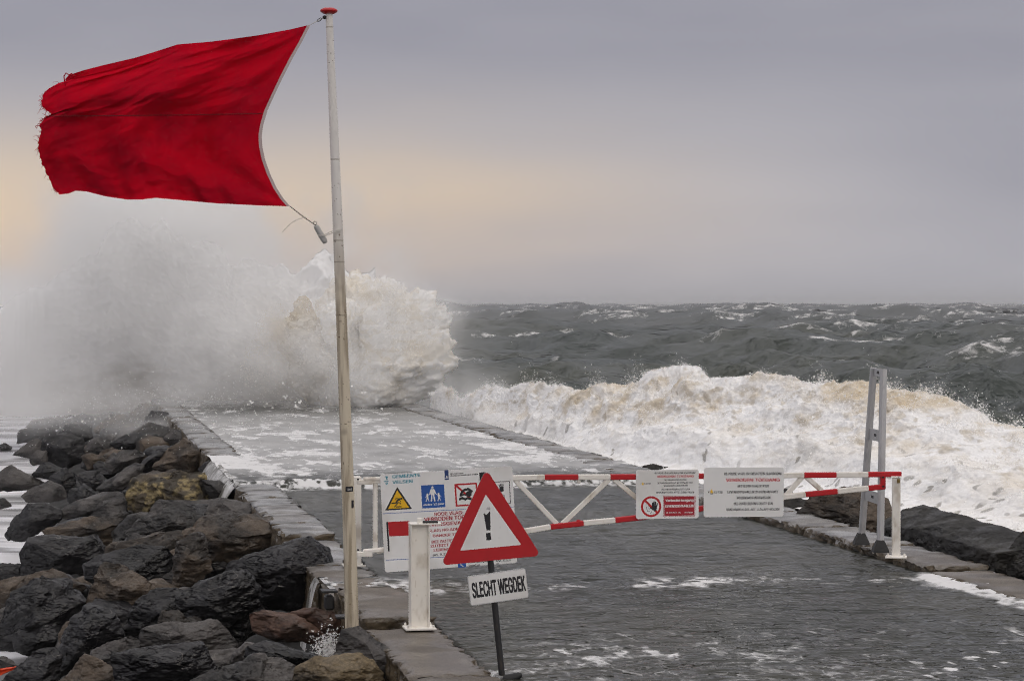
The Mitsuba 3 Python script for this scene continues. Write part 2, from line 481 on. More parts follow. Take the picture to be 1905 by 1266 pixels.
us = np.concatenate([np.arange(12, 19, .2), np.arange(19, 46, .06), 46 + np.cumsum(np.linspace(.08, .35, 330))])
vs = np.arange(KL0 + .03, KR1 - .02, .055)
uu, vv = np.meshgrid(us, vs, indexing='ij')
wob = nfbm(np.stack([uu * 1.3, vv * 1.9, uu * 0], -1), 4, 21) - .5
wob2 = 1 - np.abs(nfbm(np.stack([uu * 2.4 + 2.5 * wob, vv * 1.7, uu * 0 + 3], -1), 2, 9) * 2 - 1)
amp = .5 + .9 * sstep(41.5, 45, uu)
wob3 = nfbm(np.stack([uu * 7.5 + 3 * wob, vv * 4.0, uu * 0 + 7], -1), 2, 19)
zz = water_level(uu + .35 * (nfbm(np.stack([vv * 1.1, vv * 0, vv * 0], -1), 3, 4) - .5), vv) + wob * .06 * amp + wob2 * .022 * amp + wob3 * .008 * amp
zz += (np.exp(-((uu - 41.95) / .3) ** 2)) * .07 * nfbm(np.stack([uu * 5, vv * 4, uu * 0], -1), 3, 2)
zz += np.where((vv > 9.9) & (uu < 27.3), .05 * nfbm(np.stack([uu * 4, vv * 5, uu * 0], -1), 3, 5) * sstep(9.9, 10.3, vv), 0)
dry = np.where(vv < KL1 + .02, np.where(uu < 41.6, -.09, 0), 0) + np.where((vv < KL1 + .02) & (np.abs(uu - 27.2) < .7), .135, 0)
used.add('flood_water')
scene['flood_water'] = mikit.ply(grid(pier(uu, vv, zz + dry)), 'deck_water', smooth=True)
say('flood_water', kind='structure', label='shallow grey sea water with foam threads flowing over the pier')

# the sheet of water that falls over the kerb on the boulder side
su = np.linspace(41.3, 48.4, 150)
st = np.linspace(0, 1, 24)
S_, T_ = np.meshgrid(su, st, indexing='ij')
sv = KL0 + .16 - .22 * T_ ** .5 - .22 * T_ - .05 * nfbm(np.stack([S_ * 3, T_ * 2, S_ * 0], -1), 3, 6)
sz = .135 - .80 * T_ ** 1.6
used.add('water_spill')
scene['water_spill'] = mikit.ply(grid(pier(S_, sv, sz)), 'spill', smooth=True, uv=np.stack([(S_ - 41) / 8, T_], -1).reshape(-1, 2))
say('water_spill', kind='structure', label='thin sheet of water falling over the kerb on to the boulders')
su = np.linspace(27.2, 27.75, 30)
S_, T_ = np.meshgrid(su, st, indexing='ij')
sv = KL0 + .0 - .08 * T_ ** .5 - .10 * T_ - .03 * nfbm(np.stack([S_ * 4, T_ * 2, S_ * 0], -1), 3, 6)
used.add('water_spill_001')
scene['water_spill_001'] = mikit.ply(grid(pier(S_, sv, .07 - .8 * T_ ** 1.4)), 'spill', smooth=True, uv=np.stack([(S_ - 26) / 8, T_], -1).reshape(-1, 2))
say('water_spill_001', kind='structure', label='small white run of water falling off the kerb beside the flagpole')

# ------------------------------------------------------------------ the sea
rows, d = [], 26.0
while d < 5200:
    rows.append(d)
    d *= 1.0062
rows += [6200, 8500]
rows = np.array(rows)
cols = np.linspace(-.29, .33, 520)
dd, aa = np.meshgrid(rows, cols, indexing='ij')
X, Y = aa * dd, dd
su_, sv_ = uv_of(np.stack([X, Y], -1))
hsea = np.zeros_like(X)
rng = np.random.default_rng(3)
warpx = (nfbm(np.stack([X / 22, Y / 22, X * 0], -1), 3, 31) - .5) * 14
warpy = (nfbm(np.stack([X / 22, Y / 22, X * 0 + 9], -1), 3, 32) - .5) * 14
for lam, a in ((150, 1.9), (105, 1.3), (62, .62), (41, .50), (27, .42), (18, .34), (12.5, .26), (8.5, .19), (5.6, .13), (3.7, .085)):
    for k in range(3):
        ang = math.radians(205 + rng.normal(0, 26))
        kx, ky = math.cos(ang) * 2 * math.pi / lam, math.sin(ang) * 2 * math.pi / lam
        ph = kx * (X + warpx * min(1, lam / 14)) + ky * (Y + warpy * min(1, lam / 14)) + rng.uniform(0, 6.28)
        att = np.clip(lam / (dd * .0062 * 3.0) - .4, 0, 1)
        if lam > 100:
            att = att * sstep(260, 900, dd)
        loc = .35 + 1.3 * meshkit.noise(np.stack([X / (lam * 1.7), Y / (lam * 1.7), X * 0 + k + lam], -1), 5)
        c = .5 + .5 * np.sin(ph)
        hsea += a * .62 * att * loc * (2 * c ** 1.7 - .78)
for lam, a, sd in ((6.5, .34, 1), (3.2, .20, 2), (1.6, .10, 3)):
    att = np.clip(lam / (dd * .0062 * 2.2) - .4, 0, 1)
    rn = 1 - np.abs(nfbm(np.stack([X / lam + warpx * .05, Y / (lam * 1.5) + warpy * .05, X * 0 + sd], -1), 2, 50 + sd) * 2 - 1)
    hsea += a * att * (rn ** 2 * 1.9 - .95)
open_ = sstep(11.5, 19, sv_)
mean = -1.15
crest = np.clip((hsea - .45) / 1.6, 0, 1.0)
gn = nfbm(np.stack([X / 13, Y / 9, X * 0 + 4], -1), 5, 77)
gn2 = nfbm(np.stack([X / 5.5, Y / 3.0, X * 0 + 8], -1), 4, 78)
cap = sstep(.30, .85, crest * (.10 + 1.3 * sstep(.46, .66, gn)) * (.2 + 1.6 * sstep(.42, .60, gn2)))
hs = np.where(sv_ > 7, mean * open_ + (-1.7) * (1 - open_) + hsea * open_ * np.minimum(1, dd / 60 * .9 + .1), -1.66)
hs += np.where(sv_ <= 7, .06 * (nfbm(np.stack([X * .5, Y * .35, X * 0], -1), 3, 8) - .5), 0)
lo = sv_ < 7
sea_uv = np.stack([np.where(lo, 0, cap * open_), 0 * cap], -1).reshape(-1, 2)
sea_v, sea_f = grid(np.stack([X, Y, hs], -1))
keep_right = (~lo.reshape(-1))[sea_f].any(1)
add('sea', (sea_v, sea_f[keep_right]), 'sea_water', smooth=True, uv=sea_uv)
say('sea', kind='structure', label='rough dark grey sea with scattered whitecaps reaching to the horizon')
add('shore_water', (sea_v, sea_f[~keep_right]), 'shallow_surf', smooth=True)
say('shore_water', kind='structure', label='pale foamy shallow water around the foot of the boulders')

# far breakwater, a line of blocks at the horizon
bw = thing('breakwater', 'distant low breakwater of dark blocks just under the horizon', 'breakwater')
ms = []
for i in range(150):
    dd_ = 760 + RNG.normal(0, 3)
    px = 1180 + i * 5.1 + RNG.normal(0, 2.0)
    p = atd(px, 567, dd_)
    s = RNG.uniform(.7, 1.7)
    pts = RNG.normal(size=(14, 3))
    pts /= np.linalg.norm(pts, axis=1, keepdims=True)
    ms.append(trimesh.convex.convex_hull(pts * [s * 1.2, s, s * .7] + [p[0], p[1], .30 + RNG.uniform(-.9, .7)]))
mat('far_block', (.055, .056, .058), .8)  # block colour lightened to carry distance haze
add(bw + '__block', cat(ms), 'far_block', smooth=False)
say(bw + '__block', kind='stuff')

# ------------------------------------------------------------------ the broken wave beside the pier
CRX = np.array([700, 760, 820, 860, 900, 960, 1000, 1040, 1080, 1130, 1180, 1225, 1270, 1300, 1335, 1380, 1420, 1460, 1500, 1560, 1600, 1640, 1680, 1720, 1760, 1800, 1850, 1905, 2000, 2200, 2500])
CRY = np.array([722, 720, 716, 724, 722, 718, 710, 722, 724, 712, 704, 700, 682, 684, 700, 704, 696, 694, 704, 716, 722, 728, 728, 722, 730, 748, 775, 796, 830, 880, 930])
CRD = np.interp(CRX, [700, 820, 1080, 1270, 1500, 1720, 1905, 2500], [72, 69, 58, 52.5, 47.5, 44, 40.5, 31])
colx = np.arange(700, 2160, 1.85)
tt = np.concatenate([np.linspace(-.10, 1, 370), 1 + np.cumsum(np.full(40, .019))])
cy, cd = np.interp(colx, CRX, CRY) + np.interp(colx, [700, 1150, 1230, 1600, 1900], [20, 18, 8, 10, 8]), np.interp(colx, CRX, CRD)
ax = (colx - 952.5) / F
zc = EYE - (cy - 567) / F * cd
dk = np.interp(colx, [700, 1150, 1330, 1420, 1800], [KR1 - .05, KR1 - .02, KR1 + .55, KR1 + 1.0, KR1 + 1.0]) / (CT * ax + ST)                            # where the line of sight crosses the kerb's back edge
dk = np.minimum(dk, cd - 1.2)
TT, AX = np.meshgrid(tt, ax, indexing='ij')
D = dk + (cd - dk) * TT
zk = np.interp(dk, [24, 30, 36, 42, 50, 62], [.05, .1, .02, -.12, -.10, .0])
prof = .26 * np.clip(TT, 0, 1) + .30 * sstep(.26, .50, TT + .10 * (nfbm(np.stack([AX * 40, AX * 0, AX * 0], -1), 3, 3) - .5)) + .44 * sstep(.58, 1.0, TT)
Z = zk + (zc - zk) * prof
back = np.clip(TT - 1, 0, 2)
Z = np.where(TT > 1, zc - (zc + 1.6) * sstep(0, .75, back) , Z)
P0 = np.stack([AX * D, D, Z], -1)
body = sstep(-.02, .16, TT) * sstep(1.7, 1.05, TT)
up = sstep(.30, .85, TT)


def billow(p, octaves, seed, gain=.5):
    s, a, f = 0, 1.0, 1.0
    for o in range(octaves):
        s = s + a * (1 - np.abs(meshkit.noise(p * f + 17.3 * o, seed + o) * 2 - 1)) ** 1.3
        a *= gain
        f *= 2.07
    return s / ((1 - gain ** octaves) / (1 - gain))


q = P0 * np.array([1, .62, 1.25])
b1 = billow(q * .5, 6, 40, .52) - .5
b2 = billow(q * 1.9 + 5, 5, 60, .6) - .5
# the smoother rolling curl on the right end
curl = sstep(1655, 1720, np.broadcast_to(colx, TT.shape)) * sstep(.35, .55, TT)
b3 = nfbm(q * 6.5 + 3, 4, 71) - .5
disp = (b1 * (.24 + .95 * up) * (1 - .5 * curl) + b2 * (.05 + .22 * up) * (1 - .45 * curl) + b3 * (.03 + .08 * up)) * body
nrm = np.stack([b1 * 0, -.75 + 0 * b1, .66 + 0 * b1], -1)
P1 = P0 + nrm * disp[..., None]
P1[..., 0] += (nfbm(q * 1.1 + 31, 4, 90) - .5) * .5 * body
# hold it off the pier
uu_, vv_ = uv_of(P1)
push = np.maximum(np.interp(uu_, [29, 34, 42, 52], [KR1 + 1.0, KR1 + .9, KR1 + .4, KR1]) - vv_, 0) * (P1[..., 2] < 1.2)
P1 = P1 + push[..., None] * V
crestness = np.clip(up * .9 + .3 * (nfbm(P0 * .5, 3, 5) - .5), 0, 1)
rng_w = np.random.default_rng(91)
wv, wf = grid(P1)
# froth beads that stand on the broken water
fi, fj = rng_w.integers(36, 358, 110000), rng_w.integers(0, len(colx), 110000)
keepf = (meshkit.noise(P0[fi, fj] * 1.3, 8) * .55 + meshkit.noise(P0[fi, fj] * 4.1, 18) * .45 > .50) & (rng_w.random(110000) < .25 + .75 * up[fi, fj])
pb = P1[fi, fj][keepf] + rng_w.normal(0, .02, (keepf.sum(), 3)) + [0, -.03, .03]
add('froth_beads', bits(pb, rng_w.exponential(.005, len(pb)) + .004, rng_w), 'spray_white', smooth=False)
say('froth_beads', 'fine white froth tossed over the face of the broken wave', 'foam', kind='stuff')
add('breaking_wave', (wv, wf), 'froth', smooth=True, uv=np.stack([crestness, TT * 0], -1).reshape(-1, 2))
say('breaking_wave', kind='structure', label='broken wave of white and cream froth rolling in beside the pier')

# ------------------------------------------------------------------ spray thrown up where the wave hits the pier
D0 = 76.0


def spx(px, py, d=D0):
    return atd(px, py, d)


# clumps of foam in the air and along the crest: tiny flecks
rng = np.random.default_rng(12)


def cloud_points(n, blobs, rng, f=1.1, seed=0, cut=.5):
    """Points in the ellipsoids (px, py, depth, rx px, ry px, half depth m), kept where a ridged noise is high."""
    w = np.array([b[3] * b[4] * b[6] for b in blobs], float)
    out = []
    for b, k in zip(blobs, (n * w / w.sum()).astype(int)):
        c, s = atd(b[0], b[1], b[2]), b[2] / F
        g = rng.normal(size=(k * 6, 3))
        g = g / np.linalg.norm(g, axis=1, keepdims=True) * (rng.random((k * 6, 1)) ** (1 / 2.4))
        p = c + g * [b[3] * s, b[5], b[4] * s]
        h = billow(p * f, 4, seed, .62)
        keep = h > cut + .16 * (np.linalg.norm(g, axis=1) ** 2)
        out.append(p[keep][:k])
    return np.vstack(out)


# the white water inside the splash: lumps of froth that the mist is thrown from
rng = np.random.default_rng(44)


def jets(n, ang, rad, size, depth):
    """Lumps thrown outwards from the foot of the splash: (px, py, depth, radius px, stretch direction)."""
    out = []
    for i in range(n):
        a, r = math.radians(rng.uniform(*ang)), rng.uniform(0, 1) ** .7
        lim = np.interp(math.degrees(a), [-60, -30, -10, 8, 30, 52, 70], rad)
        R = 40 + r * (lim - 40)
        out.append((622 + R * math.sin(a), 772 - R * math.cos(a), depth + rng.normal(0, .7), rng.uniform(*size) * (1.15 - .5 * r), a))
    return out


def froth_lump(lumps, key, mk, label, seed):
    ms, t = [], []
    ico = trimesh.creation.icosphere(4)
    for px, py, d, r, a in lumps:
        c, R = atd(px, py, d), r * d / F
        ax_ = np.array([math.sin(a), 0, math.cos(a)])
        v = ico.vertices * [1, .8, 1]
        v = v + np.outer(v @ ax_, ax_) * .75
        p = v * R + c
        w = (nfbm(p * .8 + 3, 3, seed + 9) - .5)[:, None] * .8
        b = billow(p * 1.25 + w, 5, seed, .68) - .42 + .35 * (nfbm(p * 5.5, 3, seed + 2) - .5)
        ms.append(trimesh.Trimesh(p + (ico.vertices + ax_ * .5) * (b * .9 * min(1, R + .2))[:, None], ico.faces, process=False))
        t.append(np.clip(.25 + b, 0, 1))
    m = cat(ms)
    k = add(key, m, mk, smooth=True, uv=np.stack([np.concatenate(t), np.zeros(len(m.vertices))], -1))
    say(k, label, 'foam', kind='stuff')


froth_lump(jets(58, (-6, 68), [60, 90, 165, 225, 232, 188, 105], (18, 40), 75.4) + [(700, 690, 74.6, 50, .8), (770, 690, 74.4, 40, .9), (640, 690, 75.6, 48, .2), (735, 640, 75, 44, .7), (690, 600, 75.4, 42, .4), (795, 610, 75, 22, .9), (770, 590, 75, 26, .7)],
           'splash_foam', 'froth_white', 'billowing white froth at the seaward side of the tall splash', 320)
froth_lump(jets(22, (-34, -14), [60, 165, 215, 215, 200, 200, 180], (15, 30), 75.2), 'splash_foam', 'froth_cream', 'cream coloured clump of froth in the middle of the tall splash', 340)

# the wall of white water that stands behind the drifting spray
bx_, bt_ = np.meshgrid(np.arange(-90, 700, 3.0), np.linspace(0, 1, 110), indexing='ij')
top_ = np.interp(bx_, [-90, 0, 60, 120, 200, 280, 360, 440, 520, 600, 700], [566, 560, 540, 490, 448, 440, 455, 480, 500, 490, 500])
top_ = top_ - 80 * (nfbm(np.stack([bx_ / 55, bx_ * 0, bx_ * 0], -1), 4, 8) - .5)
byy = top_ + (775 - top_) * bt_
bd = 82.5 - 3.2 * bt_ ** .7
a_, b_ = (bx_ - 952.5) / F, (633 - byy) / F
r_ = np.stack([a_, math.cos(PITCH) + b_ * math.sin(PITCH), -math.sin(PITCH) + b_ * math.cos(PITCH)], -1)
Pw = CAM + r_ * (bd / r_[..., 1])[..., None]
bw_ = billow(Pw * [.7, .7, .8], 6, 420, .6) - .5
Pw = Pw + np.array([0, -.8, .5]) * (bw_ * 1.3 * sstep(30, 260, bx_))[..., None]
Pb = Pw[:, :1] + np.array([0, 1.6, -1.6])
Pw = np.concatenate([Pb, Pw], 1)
scene['white_water'] = {'type': 'twosided', 'bsdf': {'type': 'diffuse', 'reflectance': proc(lambda p, n, uv: mix((.93, .93, .94), (.47, .43, .37), smoothstep(1.7, -.2, p.z + 3.2 * (fbm(p.x * .55, 4.0, p.z * .9, 4) - .5)) * smoothstep(-16.5, -13, p.x)))}}  # lower wall darker: shade and sandy water both mixed into the colour
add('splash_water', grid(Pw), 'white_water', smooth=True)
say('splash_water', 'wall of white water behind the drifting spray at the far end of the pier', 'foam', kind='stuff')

cream = [(518, 608, 74.5, 46, 50, .8, 2.2), (505, 680, 74.6, 60, 60, .9, 1.2)]
white = [(700, 590, 75, 75, 80, 1.6, 1.6), (760, 640, 74.5, 70, 62, 1.5, 1.6), (690, 560, 75.5, 60, 46, 1.2, 1.4), (795, 610, 74.8, 28, 24, .8, 1.5), (700, 690, 74.2, 100, 50, 1.5, 1.2), (610, 640, 76, 90, 90, 1.5, .5),
         (560, 600, 75.5, 60, 60, 1.2, .7)]
pc = cloud_points(9000, cream, rng, 1.6, 300, .56)
pw = cloud_points(30000, white, rng, 1.15, 310, .54)
add('splash_foam', bits(pc, rng.uniform(.008, .022, len(pc)), rng), 'spray_cream', smooth=False)
say('splash_foam_002', 'cream drops round the froth clump in the middle of the tall splash', 'foam', kind='stuff')
add('splash_foam', bits(pw, rng.uniform(.008, .022, len(pw)), rng), 'spray_white', smooth=False)
say('splash_foam_003', 'white drops round the froth at the seaward edge of the tall splash', 'foam', kind='stuff')

# flecks along the crest of the broken wave
ci = rng.integers(0, len(colx), 26000)
ti = np.clip(rng.normal(.985, .05, len(ci)), .75, 1.05)
ri = np.clip(np.searchsorted(tt, ti), 0, len(tt) - 1)
base = P1[ri, ci]
cl = meshkit.noise(np.stack([colx[ci] / 26.0, colx[ci] * 0, colx[ci] * 0], -1), 3)
hgt = rng.exponential(.10, len(ci)) * (.10 + 3.2 * np.maximum(cl - .5, 0))
pf = base + np.stack([-hgt * .5 + rng.normal(0, .06, len(ci)), rng.normal(0, .15, len(ci)), hgt - .02], -1)
add('crest_spray', bits(pf, rng.exponential(.0045, len(pf)) + .003, rng), 'spray_white', smooth=False)
say('crest_spray', 'white drops flying off the crest of the broken wave', 'spray', kind='stuff')

# the cloud of spray itself
BX, BY, BZ = (-24.0, 3.2), (46.0, 84.0), (-1.9, 10.6)
NX, NY, NZ = 376, 112, 172


def weights(n, cells, off):
    x = np.linspace(0, cells, n, endpoint=False) + off
    i = np.floor(x).astype(int)
    t = x - i
    w = np.zeros((n, int(math.ceil(cells)) + 4))
    for k, c in enumerate(((1 - t) ** 3 / 6, (3 * t ** 3 - 6 * t ** 2 + 4) / 6, (-3 * t ** 3 + 3 * t ** 2 + 3 * t + 1) / 6, t ** 3 / 6)):
        w[np.arange(n), i + k] += c
    return w


def lattice(lx, ly, lz, rng):
    """Smooth noise over the box with features of about lx, ly, lz metres."""
    W = [weights(n, (b[1] - b[0]) / l, o) for n, b, l, o in ((NX, BX, lx, .3), (NY, BY, ly, .6), (NZ, BZ, lz, .1))]
    r = rng.normal(size=(W[0].shape[1], W[1].shape[1], W[2].shape[1])).astype(np.float32)
    r = np.tensordot(W[2].astype(np.float32), r, (1, 2))          # z, x, y
    r = np.tensordot(r, W[0].astype(np.float32), (1, 1))          # z, y, x
    return np.einsum('zcx,yc->zyx', r, W[1].astype(np.float32))


rng = np.random.default_rng(5)
fx = np.linspace(*BX, NX)[None, None, :].astype(np.float32)
fy = np.linspace(*BY, NY)[None, :, None].astype(np.float32)
fz = np.linspace(*BZ, NZ)[:, None, None].astype(np.float32)
turb = 0
for l, a in ((3.4, 1.0), (1.7, .75), (.85, .55), (.42, .42), (.21, .34)):
    turb = turb + a * lattice(l, l * 1.2, l, rng)
turb = (turb / turb.std()).astype(np.float32)
fine = lattice(.5, .9, .5, rng) + .8 * lattice(.24, .7, .24, rng)
fine = fine / fine.std()
dens = np.zeros((NZ, NY, NX), np.float32)
#        px   py   depth  rx   ry  half  optical depth  raggedness
BLOBS = ((620, 650, 77.0, 200, 150, 2.2, 7.0, .85), (735, 610, 76.2, 82, 88, 1.3, 6.0, .9), (770, 660, 75.5, 58, 86, 1.2, 4.5, .9), (490, 640, 77.0, 120, 130, 1.8, 6.0, .8),
         (330, 540, 78.0, 250, 165, 3.0, 3.4, .95), (240, 640, 77.5, 190, 115, 2.4, 3.4, .95), (200, 440, 78.5, 130, 95, 2.6, 2.8, 1.0), (680, 425, 77.5, 105, 100, 2.0, 2.4, .9), (440, 440, 78, 190, 95, 2.4, 2.2, .9),
         (650, 510, 77.2, 110, 74, 1.8, 4.6, .9), (10, 670, 79.5, 260, 120, 3.4, 6.5, .2), (110, 700, 79, 200, 80, 3.0, 4.5, .35), (70, 570, 80, 180, 52, 2.5, 2.2, .3), (560, 722, 76.5, 330, 36, 1.8, 5.0, .45), (300, 735, 75, 120, 34, 2.2, 3.0, .5),
         (850, 742, 71.5, 80, 34, 1.3, 1.6, .6), (170, 765, 69.5, 150, 30, 2.6, .8, .5), (330, 798, 66, 130, 18, 2.0, .55, .6), (500, 794, 66, 250, 13, 2.2, .45, .6), (60, 748, 76, 160, 40, 3, 3.0, .2), (960, 800, 61.5, 80, 34, 1.0, 1.8, .6), (880, 770, 66, 90, 40, 1.2, 2.0, .6), (1030, 828, 55, 55, 24, .9, 1.5, .6), (1075, 846, 51.5, 45, 18, .8, 1.1, .6))
BLOBS += ((790, 610, 73.6, 60, 80, 1.2, 1.1, .9), (700, 500, 74.0, 110, 60, 1.3, .9, 1.0), (650, 640, 72.6, 200, 140, 1.2, .8, .95), (480, 660, 73.0, 150, 110, 1.3, 1.0, .9), (740, 700, 72.2, 120, 70, 1.1, .6, .9), (640, 560, 73.4, 150, 90, 1.2, .7, .95))
for px, py, d, rx, ry, hy, tau, rag in BLOBS:
    if d > 73.5 and tau > 2.8:
        tau *= .42 if px < 560 else .55
    c, s = atd(px, py, d), d / F
    sx, sz = rx * s, ry * s
    r2 = ((fx - c[0]) / sx) ** 2 + ((fy - c[1]) / hy) ** 2 + ((fz - c[2]) / sz) ** 2
    g = np.exp(-1.15 * np.maximum(r2 - .1, 0) ** 1.25)
    lump = np.clip(.62 + rag * .75 * turb, 0, 2.4)
    dens += (tau / (hy * 1.75)) * g * lump
dens *= np.clip(1 + .28 * fine, .15, 2)
edge = np.minimum(np.minimum((fx - BX[0]) / 2.0, (BX[1] - fx) / 1.2), np.minimum((fy - BY[0]) / 1.5, (BY[1] - fy) / 1.0))
dens *= np.clip(np.minimum(edge, (BZ[1] - fz) / 1.0), 0, 1)
dens[dens < .004] = 0
dens = np.minimum(dens, 4.5)
scene['spray_medium'] = {'type': 'heterogeneous', 'albedo': rgb(.999, .999, .999),
                         'sigma_t': {'type': 'gridvolume', 'grid': mi.VolumeGrid(np.ascontiguousarray(dens[..., None])), 'filter_type': 'trilinear',
                                     'to_world': T().translate([BX[0], BY[0], BZ[0]]).scale([BX[1] - BX[0], BY[1] - BY[0], BZ[1] - BZ[0]])}, 'scale': 1.0}
scene['spray_cloud'] = {'type': 'cube', 'to_world': T().translate([(BX[0] + BX[1]) / 2, (BY[0] + BY[1]) / 2, (BZ[0] + BZ[1]) / 2]).scale([(BX[1] - BX[0]) / 2, (BY[1] - BY[0]) / 2, (BZ[1] - BZ[0]) / 2]),
                        'bsdf': {'type': 'null'}, 'interior': {'type': 'ref', 'id': 'spray_medium'}}
used.add('spray_cloud')
say('spray_cloud', 'tall cloud of white spray thrown over the far end of the pier', 'spray', kind='stuff')

# ------------------------------------------------------------------ boulders


def pile_z(v):
    return -.05 - .287 * np.maximum(2.9 - v, -.3)


def pile_depth(px, py):
    r = ray(px, py)
    lo, hi = 15.0, 140.0
    for _ in range(50):
        m = (lo + hi) / 2
        p = CAM + r * m / r[1]
        u, v = uv_of(p)
        if p[2] > max(pile_z(v), -1.72):
            lo = m
        else:
            hi = m
    return lo


def rock_mesh(pts, res, seed, size, rough=1.0):
    rng = np.random.default_rng(seed + 77)
    h = m3.Manifold.hull_points(np.asarray(pts, float))
    c = np.asarray(pts).mean(0)
    for _ in range(7):                                                       # broken faces: trim the hull with random planes
        nrm = rng.normal(size=3)
        nrm /= np.linalg.norm(nrm)
        ext = ((np.asarray(pts) - c) @ nrm).max()
        t = h.trim_by_plane((-nrm).tolist(), float(-nrm @ c - ext * rng.uniform(.80, .93)))
        if not t.is_empty():
            h = t
    m = man(h.refine_to_length(res))
    trimesh.smoothing.filter_taubin(m, iterations=2)
    p = np.array(m.vertices)
    n = np.array(m.vertex_normals)
    k = 1 / max(size, .3)
    a = nfbm(p * 1.7 * k + seed, 4, seed) - .5
    w = (nfbm(p * 2.2 * k + seed * 2.1, 3, seed + 21) - .5)[:, None] * .7
    b = np.abs(nfbm(p * np.array([2.0, 2.0, 4.2]) * k + w + seed * 1.7, 4, seed + 9) * 2 - 1)      # cracks and split planes
    cc = np.abs(nfbm(p * 7.0 * k + w + seed, 4, seed + 4) * 2 - 1)
    tilt = rng.normal(size=3) * [.4, .4, 1]
    tilt /= np.linalg.norm(tilt)
    ph = (p @ tilt + .10 * a) * 9 * k + seed
    st = np.floor(ph)
    fr = ph - st
    s0 = meshkit.noise(np.stack([st * 1.37, st * 0, st * 0], -1), seed) - .5
    s1 = meshkit.noise(np.stack([(st + 1) * 1.37, st * 0, st * 0], -1), seed) - .5
    s = s0 + (s1 - s0) * sstep(.82, 1, fr)
    m.vertices = p + n * (rough * size * (a * .20 - np.exp(-b / .05) * .035 + cc * .035 - .01 + s * .055))[:, None]
    return m


def boulder(poly, material, label, thick=.75, dz=0.0, group=None, depth=None, rough=1.0, name='boulder'):
    poly = np.array(poly, float)
    c = Polygon(poly).centroid
    poly = (poly - [c.x, c.y]) * 1.15 + [c.x, c.y]
    d = (depth or pile_depth(c.x, c.y)) + dz
    seed = len(used) % 997
    rng = np.random.default_rng(1000 + seed)
    s = d / F
    w, h = np.ptp(poly[:, 0]) * s, np.ptp(poly[:, 1]) * s
    size = math.sqrt(w * h)
    deep = size * thick
    pts = [atd(x, y, d + rng.uniform(-.05, .05) * deep) for x, y in poly]
    ctr = np.array([c.x, c.y])
    for _ in range(5):
        i = rng.integers(len(poly))
        k = rng.uniform(.25, .72)
        x, y = ctr + (poly[i] - ctr) * k
        pts.append(atd(x, y, d - deep * rng.uniform(.25, .5) * (1.05 - k * .6)))
    x, y = ctr + rng.uniform(-.12, .12, 2) * np.ptp(poly, axis=0)
    pts.append(atd(x, y, d - deep * .5))
    for x, y in poly:
        pts.append(atd(*(ctr + (np.array([x, y]) - ctr) * .8), d + deep * rng.uniform(.4, .65)))
    m = rock_mesh(np.array(pts), float(np.clip(d * .0011, .026, .075)), seed, size, rough)
    key = add(name, m, material, smooth=38)
    say(key, label, 'boulder', group)
    return key


RK = 'rock_black'
GREY, BROWN, RUST, LICH = 'rock_grey', 'rock_brown', 'rock_rust', 'rock_lichen'
boulder([(9, 1203), (-6, 1185), (27, 1106), (76, 1075), (122, 1081), (162, 1112), (134, 1145), (113, 1179), (61, 1209)], RK, 'largest black boulder at the lower left, wet and rounded, in front of a brown one')
boulder([(27, 1106), (58, 1075), (100, 1060), (137, 1075), (156, 1093), (120, 1130), (60, 1130)], BROWN, 'brown boulder whose rounded top shows behind the largest black boulder', dz=.5)
boulder([(171, 1121), (213, 1139), (218, 1185), (183, 1200), (137, 1225), (101, 1261), (116, 1209), (131, 1154)], RK, 'tall leaning black slab with a thin white vein, right of the largest black boulder', dz=-.2)
boulder([(195, 1048), (223, 1051), (299, 1097), (256, 1124), (241, 1148), (205, 1160), (165, 1118), (171, 1087)], BROWN, 'ridged brown boulder with a pale sloping left face in front of a flat-topped slab')
boulder([(162, 1051), (183, 1035), (256, 1020), (302, 1023), (323, 1045), (323, 1095), (260, 1105), (170, 1090)], RK, 'flat-topped dark slab with a pale wet upper face, behind the ridged brown boulder', dz=.15, rough=.6)
boulder([(46, 1005), (128, 1005), (180, 996), (192, 1014), (189, 1051), (146, 1060), (61, 1069), (49, 1075), (43, 1023)], RK, 'square black block with a white zigzag vein at the water side of the pile', rough=.7)
boulder([(82, 987), (137, 968), (171, 962), (238, 968), (235, 993), (189, 1014), (131, 1005), (88, 1005)], BROWN, 'low brown boulder with pale scrapes just behind the square black block', dz=.3)
boulder([(30, 971), (55, 944), (95, 938), (113, 956), (116, 965), (82, 981), (49, 1002), (18, 1002), (15, 993)], RK, 'dark two-peaked boulder standing at the edge of the foamy water')
boulder([(38, 923), (61, 907), (91, 895), (113, 904), (124, 926), (91, 934), (46, 934)], GREY, 'brownish boulder alone in the foam, right of the pointed one', depth=53, rough=.8)
boulder([(-12, 890), (19, 866), (38, 877), (82, 900), (63, 910), (19, 912), (-12, 912)], GREY, 'pointed pyramid-shaped boulder standing in the foam at the left edge', depth=60, rough=.6)
boulder([(-6, 928), (8, 927), (21, 940), (0, 946)], GREY, 'small boulder cut by the left edge, low in the foam', depth=54, rough=.6)
boulder([(-8, 830), (9, 824), (23, 832), (19, 838), (-6, 838)], GREY, 'tiny boulder far out in the water at the left edge', depth=80, rough=.6)
boulder([(36, 800), (62, 797), (102, 798), (100, 815), (36, 824)], RK, 'flat-faced dark block at the far water edge of the pile', rough=.6)
boulder([(51, 794), (63, 782), (91, 777), (106, 782), (106, 800), (60, 800)], GREY, 'mist-veiled rounded boulder just behind the flat-faced far block', dz=3, rough=.7)
boulder([(100, 767), (112, 748), (133, 744), (144, 748), (150, 765), (106, 782)], GREY, 'grey boulder half lost in the mist at the far top left of the pile', dz=1, rough=.7)
